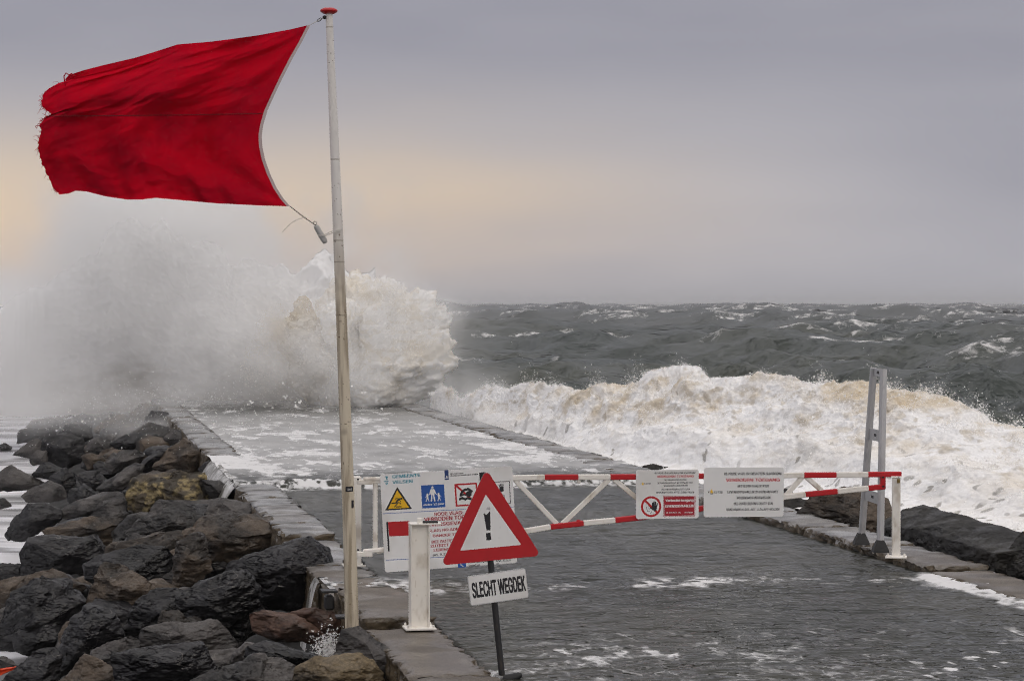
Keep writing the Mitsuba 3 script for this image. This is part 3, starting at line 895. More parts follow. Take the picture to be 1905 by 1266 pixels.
boulder([(136, 762), (152, 746), (171, 746), (186, 756), (190, 775), (140, 782)], RK, 'dark domed boulder second from the right on the far skyline of the pile', rough=.7)
boulder([(190, 748), (210, 735), (227, 737), (240, 750), (235, 762), (195, 764)], RK, 'dark boulder at the very top of the far skyline of the pile', rough=.7)
boulder([(150, 742), (174, 735), (190, 742), (186, 755), (160, 754)], GREY, 'faint grey boulder behind the far skyline, almost lost in the spray', dz=5, rough=.7)
boulder([(76, 822), (118, 807), (152, 815), (155, 838), (148, 856), (121, 872), (82, 858)], RK, 'big square dark boulder in the middle of the far half of the pile', rough=.7)
boulder([(25, 845), (57, 820), (74, 817), (82, 838), (57, 852)], GREY, 'sloping brownish boulder at the waterline beside the big square far boulder', rough=.7)
boulder([(55, 856), (70, 838), (88, 838), (88, 862), (62, 864)], GREY, 'small grey boulder low at the foot of the big square far boulder')
boulder([(59, 879), (83, 862), (121, 873), (133, 883), (95, 890), (62, 888)], RK, 'low dark boulder lying at the waterline behind the lone brownish one')
boulder([(91, 887), (121, 872), (140, 882), (142, 910), (118, 914), (100, 900)], RK, 'black lumpy boulder touching the foam right of the lone brownish boulder')
boulder([(127, 928), (133, 910), (157, 898), (185, 920), (160, 937), (132, 937)], RK, 'small black boulder between the foam and the grey sloping rock')
boulder([(142, 882), (182, 877), (199, 891), (186, 910), (157, 915)], RK, 'dark hollow boulder in the middle of the pile under the banded brown one')
boulder([(154, 849), (167, 841), (197, 851), (195, 870), (165, 872)], BROWN, 'small banded brown boulder right of the big square far boulder')
boulder([(197, 860), (226, 839), (250, 836), (271, 845), (250, 866), (205, 879)], GREY, 'grey boulder with a light sloping top right of the banded brown one')
boulder([(208, 824), (246, 805), (260, 807), (290, 809), (296, 826), (273, 845), (228, 838)], RK, 'long dark knobbly boulder high in the far half of the pile')
boulder([(178, 911), (208, 890), (250, 864), (262, 868), (254, 889), (228, 922), (188, 919)], GREY, 'long sloping grey boulder up against the lichen-yellow boulder')
boulder([(250, 869), (284, 843), (313, 834), (306, 868), (280, 882), (252, 892)], RK, 'dark split boulder between the long grey one and the brown peak at the kerb')
boulder([(289, 867), (315, 831), (337, 817), (358, 822), (389, 848), (380, 876), (358, 888), (337, 876)], BROWN, 'brown peaked boulder standing against the kerb beside the waterfall', dz=-.3)
boulder([(368, 872), (389, 855), (401, 867), (384, 886)], RK, 'narrow dark boulder between the brown peak and the kerb')
boulder([(236, 930), (248, 898), (300, 873), (340, 868), (352, 885), (330, 935), (300, 962), (250, 985), (238, 965)], LICH, 'yellow lichen-covered boulder, brightest of the pile', dz=.2, rough=1.3)
boulder([(296, 905), (330, 880), (378, 882), (396, 930), (394, 960), (372, 966), (318, 958)], LICH, 'dark-sided boulder with yellow lichen patches leaning on the brightest yellow one', dz=-.2, rough=1.2)
boulder([(375, 893), (407, 895), (431, 910), (428, 928), (400, 932), (385, 915)], GREY, 'smooth grey boulder at the foot of the waterfall')
boulder([(382, 970), (404, 929), (452, 935), (507, 947), (536, 965), (480, 980), (420, 980)], GREY, 'flat grey boulder lying against the dry kerb slabs', dz=.2)
boulder([(340, 993), (391, 962), (498, 961), (544, 981), (564, 1002), (538, 1018), (471, 1035), (422, 1078), (376, 1065), (350, 1012)], BROWN, 'large brown boulder with a white scar and fine white veins, next to the kerb')
boulder([(330, 1010), (376, 990), (391, 1057), (361, 1093), (324, 1100), (327, 1063)], BROWN, 'upright brown boulder on the left of the large white-scarred one', dz=-.25)
boulder([(425, 1075), (440, 1045), (498, 1023), (578, 1002), (608, 1023), (614, 1051), (605, 1093), (559, 1136), (480, 1133), (440, 1085)], RK, 'massive black boulder with a smooth wet top, closest to the flagpole', rough=.8)
boulder([(324, 1124), (373, 1081), (401, 1072), (422, 1075), (459, 1066), (480, 1093), (474, 1124), (431, 1160), (413, 1167), (370, 1151)], RK, 'cracked black boulder left of the massive one by the flagpole', dz=-.25)
boulder([(240, 1145), (262, 1112), (290, 1100), (345, 1100), (350, 1150), (300, 1155), (268, 1185), (232, 1185)], RK, 'black boulder with a small yellow spot on top, right of the ridged brown one')
boulder([(268, 1195), (275, 1173), (300, 1163), (345, 1169), (398, 1155), (440, 1197), (428, 1215), (415, 1237), (350, 1225), (280, 1215)], GREY, 'broad grey boulder with faint white lines behind the bottom black slab')
boulder([(296, 1155), (303, 1139), (330, 1136), (352, 1154), (346, 1172), (300, 1170)], BROWN, 'small olive brown boulder above the broad grey one')
boulder([(165, 1218), (198, 1197), (238, 1185), (265, 1191), (268, 1213), (235, 1230), (220, 1264), (190, 1252)], GREY, 'grey wedge-shaped boulder left of the bottom black slab')
boulder([(217, 1215), (265, 1209), (340, 1200), (373, 1197), (395, 1240), (390, 1266), (225, 1268)], RK, 'straight-edged black slab at the bottom edge', rough=.6, dz=-.2)
boulder([(110, 1270), (160, 1221), (196, 1240), (215, 1262), (215, 1295), (110, 1295)], BROWN, 'brown boulder with pale veins cut by the bottom edge, left of the black slab')
boulder([(10, 1264), (61, 1218), (82, 1208), (113, 1212), (103, 1255), (100, 1280), (15, 1280)], RK, 'dark boulder behind the orange scrap at the bottom left corner')
boulder([(468, 1145), (495, 1133), (538, 1139), (575, 1161), (608, 1185), (593, 1197), (513, 1190), (477, 1172)], RUST, 'reddish brown boulder below the massive black one')
boulder([(547, 1142), (580, 1130), (617, 1136), (632, 1155), (635, 1188), (605, 1184)], RUST, 'dark rusty boulder wedged against the pier wall left of the flagpole', dz=.4)
boulder([(459, 1206), (495, 1191), (562, 1210), (608, 1225), (580, 1232), (538, 1242), (505, 1227), (462, 1224)], RK, 'low black boulder with white water running over it', dz=-.2)
boulder([(428, 1234), (434, 1213), (459, 1191), (474, 1197), (470, 1215), (452, 1237)], GREY, 'narrow pale grey boulder standing beside the low black one')
boulder([(367, 1270), (422, 1240), (483, 1221), (520, 1225), (545, 1245), (600, 1270), (600, 1300), (367, 1300)], GREY, 'long grey boulder along the bottom edge below the low black one')
boulder([(545, 1248), (593, 1230), (665, 1218), (690, 1235), (708, 1268), (680, 1295), (560, 1290)], 'rock_ochre', 'yellowish rough boulder at the bottom edge left of the kerb corner')
boulder([(624, 1222), (643, 1177), (670, 1170), (711, 1197), (755, 1234), (760, 1275), (700, 1280), (660, 1228)], GREY, 'steep dark boulder with a light ridge at the foot of the flagpole', rough=.7)
boulder([(-14, 1085), (49, 1072), (55, 1080), (27, 1106), (0, 1136), (-22, 1120)], BROWN, 'brown boulder cut by the left edge above the largest black one', dz=.3)
boulder([(-14, 1048), (46, 1051), (49, 1072), (0, 1080), (-18, 1072)], RK, 'low dark boulder cut by the left edge, left of the square black block', dz=.4)
boulder([(-12, 1140), (15, 1130), (8, 1185), (-18, 1175)], GREY, 'grey boulder sliver at the left edge beside the largest black one')
boulder([(107, 1181), (128, 1155), (133, 1192), (118, 1212)], BROWN, 'small brown boulder in the gap between two black ones at lower left')
boulder([(-12, 1218), (10, 1220), (32, 1237), (0, 1248)], GREY, 'small wet boulder above the orange scrap')
boulder([(229, 1000), (276, 953), (298, 933), (345, 940), (379, 966), (379, 988), (328, 1000), (259, 1010)], GREY, 'dome-shaped grey boulder in front of the yellow lichen-covered one', dz=-.2, rough=.8)
boulder([(194, 1030), (216, 1013), (298, 987), (342, 992), (338, 1042), (300, 1030)], BROWN, 'brown boulder in the shade below the dome-shaped grey one', dz=.2)
boulder([(168, 962), (190, 935), (230, 925), (240, 960), (240, 987), (200, 992)], GREY, 'grey boulder streaked with white foam, left of the yellow one')
boulder([(114, 955), (147, 927), (190, 914), (224, 918), (230, 934), (172, 959), (130, 964)], GREY, 'sloping grey boulder above the foam-streaked one')
boulder([(262, 790), (282, 765), (312, 770), (318, 800), (290, 812)], RK, 'dark boulder tight against the far end of the visible kerb')
boulder([(238, 778), (262, 752), (290, 758), (292, 785), (250, 796)], BROWN, 'brown boulder below the far end of the kerb, half in mist')
boulder([(180, 800), (205, 770), (240, 772), (250, 805), (215, 818)], BROWN, 'brown boulder in the upper middle of the far pile')
boulder([(104, 815), (128, 790), (165, 792), (170, 815), (140, 826)], RK, 'dark boulder just above the big square far one')
boulder([(305, 815), (322, 798), (352, 802), (360, 822), (330, 832)], GREY, 'wet grey boulder behind the brown peak, in the splash')
boulder([(158, 836), (178, 815), (208, 822), (210, 846), (180, 852)], GREY, 'grey boulder right of the big square far one')

# lower stones that show only in the gaps
rng = np.random.default_rng(21)
for i in range(170):
    u, v = 20.5 + 52 * rng.random() ** 1.15, rng.uniform(-2.3, 2.6)
    p = pier(u, v, float(pile_z(v)) - rng.uniform(.22, .5))
    ppx, ppy = 952.5 + F * p[0] / p[1], 567 + F * (EYE - p[2]) / p[1]
    if ppx < np.interp(ppy, [760, 820, 870, 910, 950, 1000, 1050, 1300], [110, 100, 110, 165, 150, 75, 20, -40]) + 45:
        continue
    s = rng.uniform(.32, .55) * (1 if u < 38 else 1.25)
    a = rng.normal(size=(15, 3))
    a /= np.linalg.norm(a, axis=1, keepdims=True)
    m = rock_mesh(p + a * s * rng.uniform(.7, 1.15, 3) * [1.1, 1.1, .8], .10, 500 + i, s * 1.6)
    say(add('boulder', m, (RK, GREY, RK, BROWN)[i % 4], smooth=38), 'low wet boulder half hidden in the gaps between the larger ones of the pile', 'boulder', 'boulders low in the gaps of the pile')
gu, gv = np.meshgrid(np.arange(16, 100, .45), np.arange(-3.6, 3.1, .3), indexing='ij')
gz = pile_z(gv) - .70 + .5 * (nfbm(np.stack([gu, gv, gu * 0], -1), 3, 6) - .5)
mat('bed_stone', (.010, .0095, .0095), .7)
add('rock_bed', grid(pier(gu, gv, gz)), 'bed_stone', smooth=False)
say('rock_bed', kind='structure', label='dark stone bed under the boulders')

# blocks beyond the other kerb
gu, gv = np.meshgrid(np.arange(10, 44, .35), np.arange(11.0, 13.4, .2), indexing='ij')
add('rock_bed', grid(pier(gu, gv, -.30 - .12 * (gv - 11) + .3 * (nfbm(np.stack([gu * 1.3, gv * 1.3, gu * 0], -1), 3, 16) - .5))), 'bed_stone', smooth=False)
say('rock_bed_001', kind='structure', label='dark stone bed behind the kerb on the breaker side')


def side_rock(poly, material, label, v, thick=.8, rough=.6):
    c = Polygon(poly).centroid
    return boulder(poly, material, label, thick, depth=v / (CT * (c.x - 952.5) / F + ST), rough=rough)


side_rock([(1412, 968), (1424, 950), (1460, 912), (1505, 938), (1492, 985), (1420, 988)], 'rock_slab', 'dark block showing right beside the largest police notice', 11.75)
side_rock([(1480, 978), (1517, 930), (1577, 917), (1640, 930), (1660, 950), (1652, 1026), (1589, 1012), (1540, 992)], 'rock_brown', 'rough brown block behind the grey metal stand', 11.65, .5, 1.0)
pts_ = [pier(u_, v_, z_) for u_, v_, z_ in ((26.7, 11.16, -.5), (26.9, 11.18, .24), (27.1, 11.75, .36), (31.6, 11.16, -.5), (31.5, 11.2, .30), (31.3, 11.8, .47), (29.2, 11.3, .36), (29.2, 11.85, .46), (27.0, 12.3, .2), (31.4, 12.3, .3), (31.4, 12.3, -.5), (27, 12.3, -.5))]
say(add('boulder', rock_mesh(np.array(pts_), .032, 911, .8, .55), 'rock_slab', smooth=38), 'long smooth dark slab behind the kerb at the right', 'boulder')
side_rock([(1855, 1092), (1872, 1039), (1905, 1000), (1950, 996), (1960, 1125), (1900, 1120)], 'rock_slab', 'dark block cut by the right edge', 11.6, .7)
side_rock([(1193, 884), (1199, 868), (1215, 864), (1228, 872), (1242, 870), (1250, 884), (1220, 892)], 'rock_slab', 'small dark block peeping over the small police notice', 11.6, .6)

# ------------------------------------------------------------------ flagpole and flag
fp = thing('flagpole', 'tall cream flagpole with a red cap, standing among the boulders', 'flagpole')
PD = 23.15
axis_px = np.array([[657, 1215], [654.5, 1160], [652, 1050], [648, 930], [641, 740], [634, 560], [627.5, 400], [621, 240], [615.5, 110], [612, 22]])
axis_r = np.array([13.2, 12.8, 12.4, 11.8, 10.9, 10, 9.2, 8.3, 7.2, 6.6])
yy = np.concatenate([np.arange(1215, 22, -16), [22]])
ordr = np.argsort(axis_px[:, 1])
xs = np.interp(yy, axis_px[ordr, 1], axis_px[ordr, 0])
rs = np.interp(yy, axis_px[ordr, 1], axis_r[ordr]) * PD / F
pts = np.array([atd(x, y, PD) for x, y in zip(xs, yy)])


def pole_col(p, n, uv):
    g = fbm(p.x * 24, p.y * 24, p.z * 1.6, 4)
    h = fbm(p.x * 6, p.y * 6, p.z * 3.2, 3)
    low = smoothstep(4.4, 3.1, p.z)
    c = mix((.76, .735, .71), mix((.62, .55, .43), (.36, .30, .215), smoothstep(.42, .66, g)), low)
    seam = dr.minimum(dr.minimum(dr.abs(p.z - 4.69), dr.abs(p.z - 3.90)), dr.minimum(dr.abs(p.z - 3.69), dr.minimum(dr.abs(p.z - 5.98), dr.abs(p.z - 3.17))))
    c = mix(c, (.26, .22, .16), smoothstep(.010, .003, seam) * .6)
    c = mix(c, (.20, .16, .11), smoothstep(.60, .72, h) * .55 * low)
    chips = smoothstep(.80, .86, noise(p.x * 60, p.y * 60, p.z * 46)) * smoothstep(.50, .62, noise(p.x * 3, p.y * 3, p.z * 2.6))
    return mix(c, (.13, .08, .05), chips * .8)


mat('pole_wood', proc(pole_col), .5)
add(fp + '__pole', tube(pts, rs, 24), 'pole_wood', smooth=40)
capz = np.array([[0, -.034], [.030, -.036], [.055, -.030], [.082, -.014], [.086, -.002], [.080, .010], [.050, .024], [0, .030]])
cap = trimesh.creation.revolve(capz, sections=32)
cap.apply_translation(atd(611.8, 20, PD))
add(fp + '__cap', cap, 'red_paint', smooth=50)
knob = trimesh.creation.icosphere(2, .019)
knob.apply_translation(atd(603.5, 32.5, PD - .02))
add(fp + '__halyard_knob', knob, 'black_rubber', smooth=True)


def wrap(px0, py0, px1, py1, mat_key, key, off=.0022):
    """A sticker bent round the pole between two pixels."""
    n, k = 14, 3
    P = np.zeros((k, n, 3))
    for i, y in enumerate(np.linspace(py0, py1, k)):
        c = atd(np.interp(y, axis_px[ordr, 1], axis_px[ordr, 0]), y, PD)
        r = np.interp(y, axis_px[ordr, 1], axis_r[ordr]) * PD / F + off
        x = (np.linspace(px0, px1, n) - np.interp(y, axis_px[ordr, 1], axis_px[ordr, 0])) * PD / F
        x = np.clip(x, -r * .99, r * .99)
        P[i] = c + np.stack([x, -np.sqrt(r * r - x * x), 0 * x], -1)
    return add(key, grid(P), mat_key, smooth=True)


st_ = wrap(643.5, 903.5, 657.2, 913, 'black_print', fp + '__sticker')
wrap(654.5, 929, 658.6, 943.5, 'black_print', fp + '__sticker')
zt = meshkit.text_mesh('zand', 1.0, .0012)
zt.apply_translation(-zt.bounds.mean(0))
zt.apply_scale([.045 / np.ptp(zt.bounds[:, 0]), .024 / np.ptp(zt.bounds[:, 1]), 1])
zc_ = atd(651.5, 908.2, PD)
zt.apply_transform(frame(zc_ + [0, -.0675, 0], [1, 0, 0], [0, 0, 1], [0, -1, 0]))
add(fp + '__sticker__lettering', zt, 'white_print', smooth=False)

FD = PD - .02
L_ = np.array([(578, 46), (562, 78), (545, 108), (527, 143), (511, 176), (498, 205), (490, 232), (487, 252), (488, 272), (493, 296), (502, 322), (515, 350), (528, 370), (540, 384)], float)
R_ = np.array([(119, 150), (122, 160), (100, 163), (82, 172), (75, 186), (76, 199), (84, 207), (95, 214), (80, 221), (71, 234), (75, 242), (70, 258), (69, 276), (75, 303), (86, 328), (95, 345), (103, 357), (108, 362)], float)
T_ = np.array([(578, 46), (540, 55), (480, 66), (430, 73), (390, 78), (330, 83), (290, 96), (250, 108), (190, 122), (155, 131), (128, 140), (119, 150)], float)
B_ = np.array([(540, 384), (480, 382), (400, 378), (290, 368), (265, 371), (235, 371), (195, 365), (160, 356), (140, 355), (128, 360), (108, 362)], float)


def along(P, t):
    s = np.concatenate([[0], np.cumsum(np.linalg.norm(np.diff(P, axis=0), axis=1))])
    s /= s[-1]
    return np.stack([np.interp(t, s, P[:, 0]), np.interp(t, s, P[:, 1])], -1)


def flag_px(s, t):
    """s from the hoist (0) to the fly (1), t from the top (0) to the bottom (1)."""
    l, r, a, b = along(L_, t), along(R_, t), along(T_, s), along(B_, s)
    s, t = s[..., None], t[..., None]
    return (1 - s) * l + s * r + (1 - t) * a + t * b - ((1 - s) * (1 - t) * L_[0] + s * (1 - t) * R_[0] + (1 - s) * t * L_[-1] + s * t * R_[-1])


def flag_depth(s, t):
    x, y = s * 2.7, t * 1.75
    d = -.30 * s + .22 * np.sin(2.6 * x + .9 * y) * s
    fan = np.arctan2(y + .05, x + .15)                                                # folds that fan out of the two hoist corners
    d = d + .085 * np.sin(fan * 12 + 1.2 * nfbm(np.stack([x * 1.2, y * 1.2, x * 0], -1), 3, 2)) * np.exp(-((t - .18) / .30) ** 2) * np.clip(s * 3, 0, 1)
    fan2 = np.arctan2(1.80 - y, x + .15)
    d = d + .085 * np.sin(fan2 * 10 + 2) * np.exp(-((t - .80) / .24) ** 2) * np.clip(s * 3, 0, 1) * (1 - .4 * s)
    r = np.hypot(x - 1.0, (y - .85) * 1.3)
    d = d + .07 * np.sin(r * 6.5 + 1.0) * np.exp(-((t - .58) / .32) ** 2) * np.clip(s * 2.2, 0, 1)
    top = sstep(.62, .30, t)
    n = nfbm(np.stack([x * .8, (y - .30 * x) * 4.2 + 5, x * 0], -1), 3, 5) - .5
    d = d + .46 * n * np.clip(s * 4, 0, 1) * top
    n = nfbm(np.stack([x * 2.2 - .5 * y, y * .9, x * 0 + 4], -1), 3, 25) - .5
    d = d + .46 * n * np.clip(s * 4, 0, 1) * (1 - top)
    w = nfbm(np.stack([x * 2.4 + y * 1.0, (y - .30 * x) * 6, x * 0 + 3], -1), 3, 15)
    d = d + .055 * np.abs(w * 2 - 1) * np.clip(s * 4, 0, 1)
    d = d + .10 * np.exp(-t / .05) * sstep(.25, .9, s) - .10 * np.exp(-(1 - t) / .05) * sstep(.35, .8, s)  # rolled edges
    return d


def flag_pt(s, t, off=0.0):
    p = flag_px(s, t)
    d = FD + flag_depth(s, t) + off
    a, b = (p[..., 0] - 952.5) / F, (633 - p[..., 1]) / F
    r = np.stack([a, math.cos(PITCH) + b * math.sin(PITCH), -math.sin(PITCH) + b * math.cos(PITCH)], -1)
    return CAM + r * (d / r[..., 1])[..., None]


fl = thing('flag', 'large frayed red flag streaming to the left from the pole', 'flag')
S2, T2 = np.meshgrid(np.linspace(.0145, 1, 250), np.linspace(0, 1, 160), indexing='ij')
nz = nfbm(np.stack([T2 * 60, S2 * 0, S2 * 0], -1), 3, 9)
S2 = S2 * (1 - .012 * nz * sstep(.9, 1, S2))
add(fl + '__cloth', grid(flag_pt(S2, T2)), 'flag_red', smooth=True)
S3, T3 = np.meshgrid(np.linspace(-.0005, .0150, 5), np.linspace(0, 1, 120), indexing='ij')
add(fl + '__heading', grid(flag_pt(S3, T3)), 'flag_band', smooth=True)
say(fl + '__heading', 'pale canvas heading along the hoist')
sm = np.linspace(.02, .985, 160)
ts = np.interp(sm, [0, 1], [.50, .43])
# the seam follows the photograph's nearly level line
for _ in range(12):
    yv = flag_px(sm, ts)[..., 1]
    ts = ts - (yv - np.interp(sm, [0, .35, .6, 1], [211, 214, 215, 216.5])) / 320
add(fl + '__seam', tube(flag_pt(sm, ts, -.004), .0042, 6), 'flag_seam', smooth=True)
rng = np.random.default_rng(31)
ms = []
for t0 in np.concatenate([rng.uniform(.02, .98, 60), rng.normal(.30, .05, 40), rng.normal(.45, .06, 30), rng.normal(.97, .02, 16)]):
    t0 = float(np.clip(t0, .005, .995))
    p0 = flag_pt(np.array([.992]), np.array([t0]))[0]
    ln = rng.exponential(.016) + .006
    dirv = np.array([-1, rng.normal(0, .3), rng.normal(-.15, .6)])
    k = np.linspace(0, 1, 5)[:, None]
    ms.append(tube(p0 + dirv * k * ln + np.array([0, 0, 1]) * np.sin(k * rng.uniform(2, 6)) * ln * .35, np.linspace(.0022, .0012, 5), 4))
# the torn loop at the upper fly corner
loop = np.array([(122, 160), (120, 150), (119, 142), (123, 136), (128, 140), (133, 137), (138, 141), (131, 146), (124, 149)], float)
ms.append(tube(np.array([atd(x, y, FD - .30) for x, y in loop]), .006, 5))
ms.append(tube(np.array([atd(x, y, FD - .30) for x, y in [(78, 236), (71, 233), (66, 235), (68, 239)]]), .004, 5))
add(fl + '__frayed_thread', cat(ms), 'flag_red', smooth=False)
say(fl + '__frayed_thread', kind='stuff')
k = np.linspace(0, 1, 8)[:, None]
e0, e1 = flag_pt(np.array([0.0]), np.array([0.0]))[0], atd(603.5, 32.5, PD - .02)
ln1 = e0 + (e1 - e0) * k
add(fl + '__upper_line', tube(ln1, .0035, 6), 'rope_white', smooth=True)
clip = np.array([e1 + (e0 - e1) * a + UP * b for a, b in ((.15, 0), (.3, .014), (.48, .012), (.55, 0), (.45, -.012), (.3, -.012), (.15, 0))])
add(fl + '__clip', tube(clip, .0035, 6), 'dark_steel', smooth=True)

wt = thing('flag_weight', 'small pale cylinder weight tied between the flag line and the pole', 'weight')
w0, w1 = atd(587, 419, PD - .03), atd(606, 452, PD - .03)
axw = (w1 - w0) / np.linalg.norm(w1 - w0)
prof = [(0, .013), (.02, .021), (.10, .027), (.60, .030), (.85, .029), (.96, .024), (1, .014)]
mat('weight_grey', painted((.40, .40, .39), (.2, .19, .17), .5, 12), .5)
add(wt + '__body', tube([w0 + (w1 - w0) * a for a, _ in prof], [r for _, r in prof], 18), 'weight_grey', smooth=50)
e2 = flag_pt(np.array([0.0]), np.array([1.0]))[0]
add(wt + '__line', tube(np.array([e2 + (w0 - e2) * a + UP * b for a, b in ((0, 0), (.3, -.004), (.6, -.006), (.8, -.002), (1, 0))]), .0042, 6), 'dark_steel', smooth=True)
add(wt + '__loose_line', tube(np.array([atd(x, y, PD - .04) for x, y in [(570, 404), (556, 407), (544, 413), (535, 421), (525, 432)]]), .0032, 6), 'rope_white', smooth=True)
mid = atd(598, 437, PD - .06)
loopp = [atd(591, 437, PD - .05), atd(603, 437, PD - .075), atd(615, 431, PD - .085), atd(636, 426, PD - .065)]
add(wt + '__cord', tube(np.array(loopp), .0040, 6), 'rope_white', smooth=True)
loopp = [atd(592, 439, PD - .05), atd(604, 439, PD - .075), atd(616, 434, PD - .085), atd(636, 428, PD - .065)]
add(wt + '__cord', tube(np.array(loopp), .0040, 6), 'rope_white', smooth=True)
ringp = np.array([atd(586 + 3 * math.sin(a), 415 + 3.5 * math.cos(a), PD - .03) for a in np.linspace(0, 2 * math.pi, 12)])
add(wt + '__ring', tube(ringp, .003, 5), 'dark_steel', smooth=True)

# ------------------------------------------------------------------ barrier
GU = 28.0


def gp(px, py, du=0.0):
    return onu(px, py, GU + du)


def post_at(px, py_base, z):
    return onz(px, py_base, z)


hp = thing('gate_post', 'white steel hinge post of the barrier, just behind the flagpole', 'post')
b0 = post_at(658, 1052, .08)
h = 1.10
m = cuboid(.17, .17, h - .03)
m.apply_transform(frame(b0 + UP * (h / 2 + .01), V, -U, UP))
add(hp + '__shaft', m, 'white_paint', smooth=False)
m = cuboid(.27, .27, .022)
m.apply_transform(frame(b0 + UP * .012, V, -U, UP))
add(hp + '__base_plate', m, 'white_paint', smooth=False)
for a, b in ((-1, -1), (1, -1), (-1, 1), (1, 1)):
    m = trimesh.creation.cylinder(.013, .05, sections=8)
    m.apply_translation(b0 + V * a * .11 + U * b * .11 + UP * .04)
    add(hp + '__bolt', m, 'dark_steel', smooth=40)
for py in (896, 1030):
    m = bar(gp(664, py, -.0) - U * .0, gp(692, py), .10, .055, U)
    add(hp + '__hinge_arm', m, 'white_paint', smooth=False)
    tri_ = m3.CrossSection([[(0, 0), (.15, 0), (0, -.16)]]).extrude(.012)
    m = man(tri_)
    m.apply_transform(frame(gp(668, py + 4), V, UP, -U))
    add(hp + '__gusset', m, 'white_paint', smooth=False)
    m = trimesh.creation.cylinder(.012, .02, sections=12)
    m.apply_transform(frame(gp(666, 891 if py < 950 else 1022, -.09), V, UP, -U))
    add(hp + '__bolt', m, 'dark_steel', smooth=40)

ga = thing('barrier_gate', 'white lattice barrier with red bands closed across the pier', 'barrier')
TOP = lambda x: np.interp(x, [680, 955, 1183, 1460, 1676], [893.5, 887.5, 886.3, 883.5, 881.5])
LOW = lambda x: np.interp(x, [968, 1034, 1186, 1305, 1460, 1645], [989.5, 977.5, 963, 945, 923, 904.5])


def rail(fn, x0, x1, key, mk, th):
    add(ga + '__' + key, bar(gp(x0, fn(x0)), gp(x1, fn(x1)), .07, th, U, .008), mk, smooth=False)


for x0, x1, c in ((680, 1013, 'w'), (1013, 1075, 'r'), (1075, 1135, 'w'), (1135, 1196, 'r'), (1196, 1256, 'w'), (1256, 1316, 'r'), (1316, 1376, 'w'), (1376, 1436, 'r'), (1436, 1495, 'w'), (1495, 1555, 'r'), (1555, 1614, 'w'), (1614, 1676, 'r')):
    rail(TOP, x0, x1, 'top_rail' if c == 'w' else 'red_band', 'white_paint' if c == 'w' else 'red_paint', .066)
for x0, x1, c in ((965, 1024, 'w'), (1024, 1085, 'r'), (1085, 1144, 'w'), (1144, 1204, 'r'), (1204, 1262, 'w'), (1262, 1320, 'r'), (1320, 1380, 'w'), (1380, 1440, 'r'), (1440, 1498, 'w'), (1498, 1557, 'r'), (1557, 1615, 'w'), (1615, 1646, 'r')):
    rail(LOW, x0, x1, 'lower_rail' if c == 'w' else 'red_band', 'white_paint' if c == 'w' else 'red_paint', .066)
rail(lambda x: np.interp(x, [700, 968], [1024, 989.5]), 700, 965, 'lower_rail', 'white_paint', .066)
for (a, b), (c, d) in (((958, 892), (1036, 974)), ((1046, 974), (1133, 891)), ((1142, 891), (1222, 957)), ((1232, 954), (1296, 888)), ((1312, 890), (1372, 934)), ((1382, 932), (1418, 888)), ((1462, 921), (1493, 886)), ((1499, 886), (1529, 912)), ((712, 895), (800, 1008)), ((812, 1006), (900, 892)), ((905, 892), (968, 986))):
    add(ga + '__brace', bar(gp(a, b, .002), gp(c, d, .002), .045, .058, U, .006), 'white_paint', smooth=False)
add(ga + '__end_piece', bar(gp(1642, 885), gp(1642, 908), .068, .062, U, .006), 'red_paint', smooth=False)
for y in (887, 904):
    m = trimesh.creation.cylinder(.012, .018, sections=10)
    m.apply_transform(frame(gp(1643, y, -.04), V, UP, -U))
    add(ga + '__bolt', m, 'dark_steel', smooth=40)
add(ga + '__upright', bar(gp(698, 893), gp(698, 1024), .055, .055, U, .012), 'white_paint', smooth=False)
add(ga + '__pivot_arm', bar(gp(676, 1025), gp(711, 1022), .10, .05, U, .02), 'white_paint', smooth=False)
add(ga + '__pivot_arm', bar(gp(676, 890.5, -.01), gp(712, 889.5, -.01), .09, .04, U, .012), 'white_paint', smooth=False)
add(ga + '__stop_lug', bar(gp(1076, 966), gp(1076, 975), .04, .045, U), 'red_paint', smooth=False)
add(ga + '__stop_lug', bar(gp(1077, 891), gp(1077, 899), .03, .04, U), 'white_paint', smooth=False)

rp = thing('gate_post', 'white post with a padlock that the free end of the barrier rests on', 'post')
b1 = post_at(1667, 1037, .145)
b1 = b1 + V * 0
rot = math.radians(-22)
e1_, e2_ = V * math.cos(rot) + U * math.sin(rot), -V * math.sin(rot) + U * math.cos(rot)
hh = b1[1] * ((1037 - 887) / F)
for off, sz_ in (((0, .055), (.105, .012)), ((0, -.055), (.105, .012)), ((0, 0), (.012, .098))):
    pass
m = cuboid(.105, .10, hh - .004, .012)
m.apply_transform(frame(b1 + UP * hh / 2, e1_, e2_, UP))
add(rp + '__shaft', m, 'white_paint', smooth=False)
m = cuboid(.26, .24, .02)
m.apply_transform(frame(b1 + UP * .012, e1_, e2_, UP))
add(rp + '__base_plate', m, 'white_paint', smooth=False)
m = cuboid(.13, .12, .012)
m.apply_transform(frame(b1 + UP * (hh + .004), e1_, e2_, UP))
add(rp + '__top_plate', m, 'white_paint', smooth=False)
for a, b in ((-1, -1), (1, -1), (-1, 1), (1, 1)):
    m = trimesh.creation.cylinder(.012, .03, sections=8)
    m.apply_translation(b1 + e1_ * a * .10 + e2_ * b * .09 + UP * .03)
    add(rp + '__bolt', m, 'white_paint', smooth=40)
pl = thing('padlock', 'small brass padlock hanging on the post at the free end of the barrier', 'padlock')
pc_ = onu(1671.5, 894, (b1 @ U) - .095)
m = cuboid(.034, .022, .052, .006)
m.apply_transform(frame(pc_, V, -U, UP))
add(pl + '__body', m, 'brass', smooth=False)
ang = np.linspace(0, math.pi, 12)
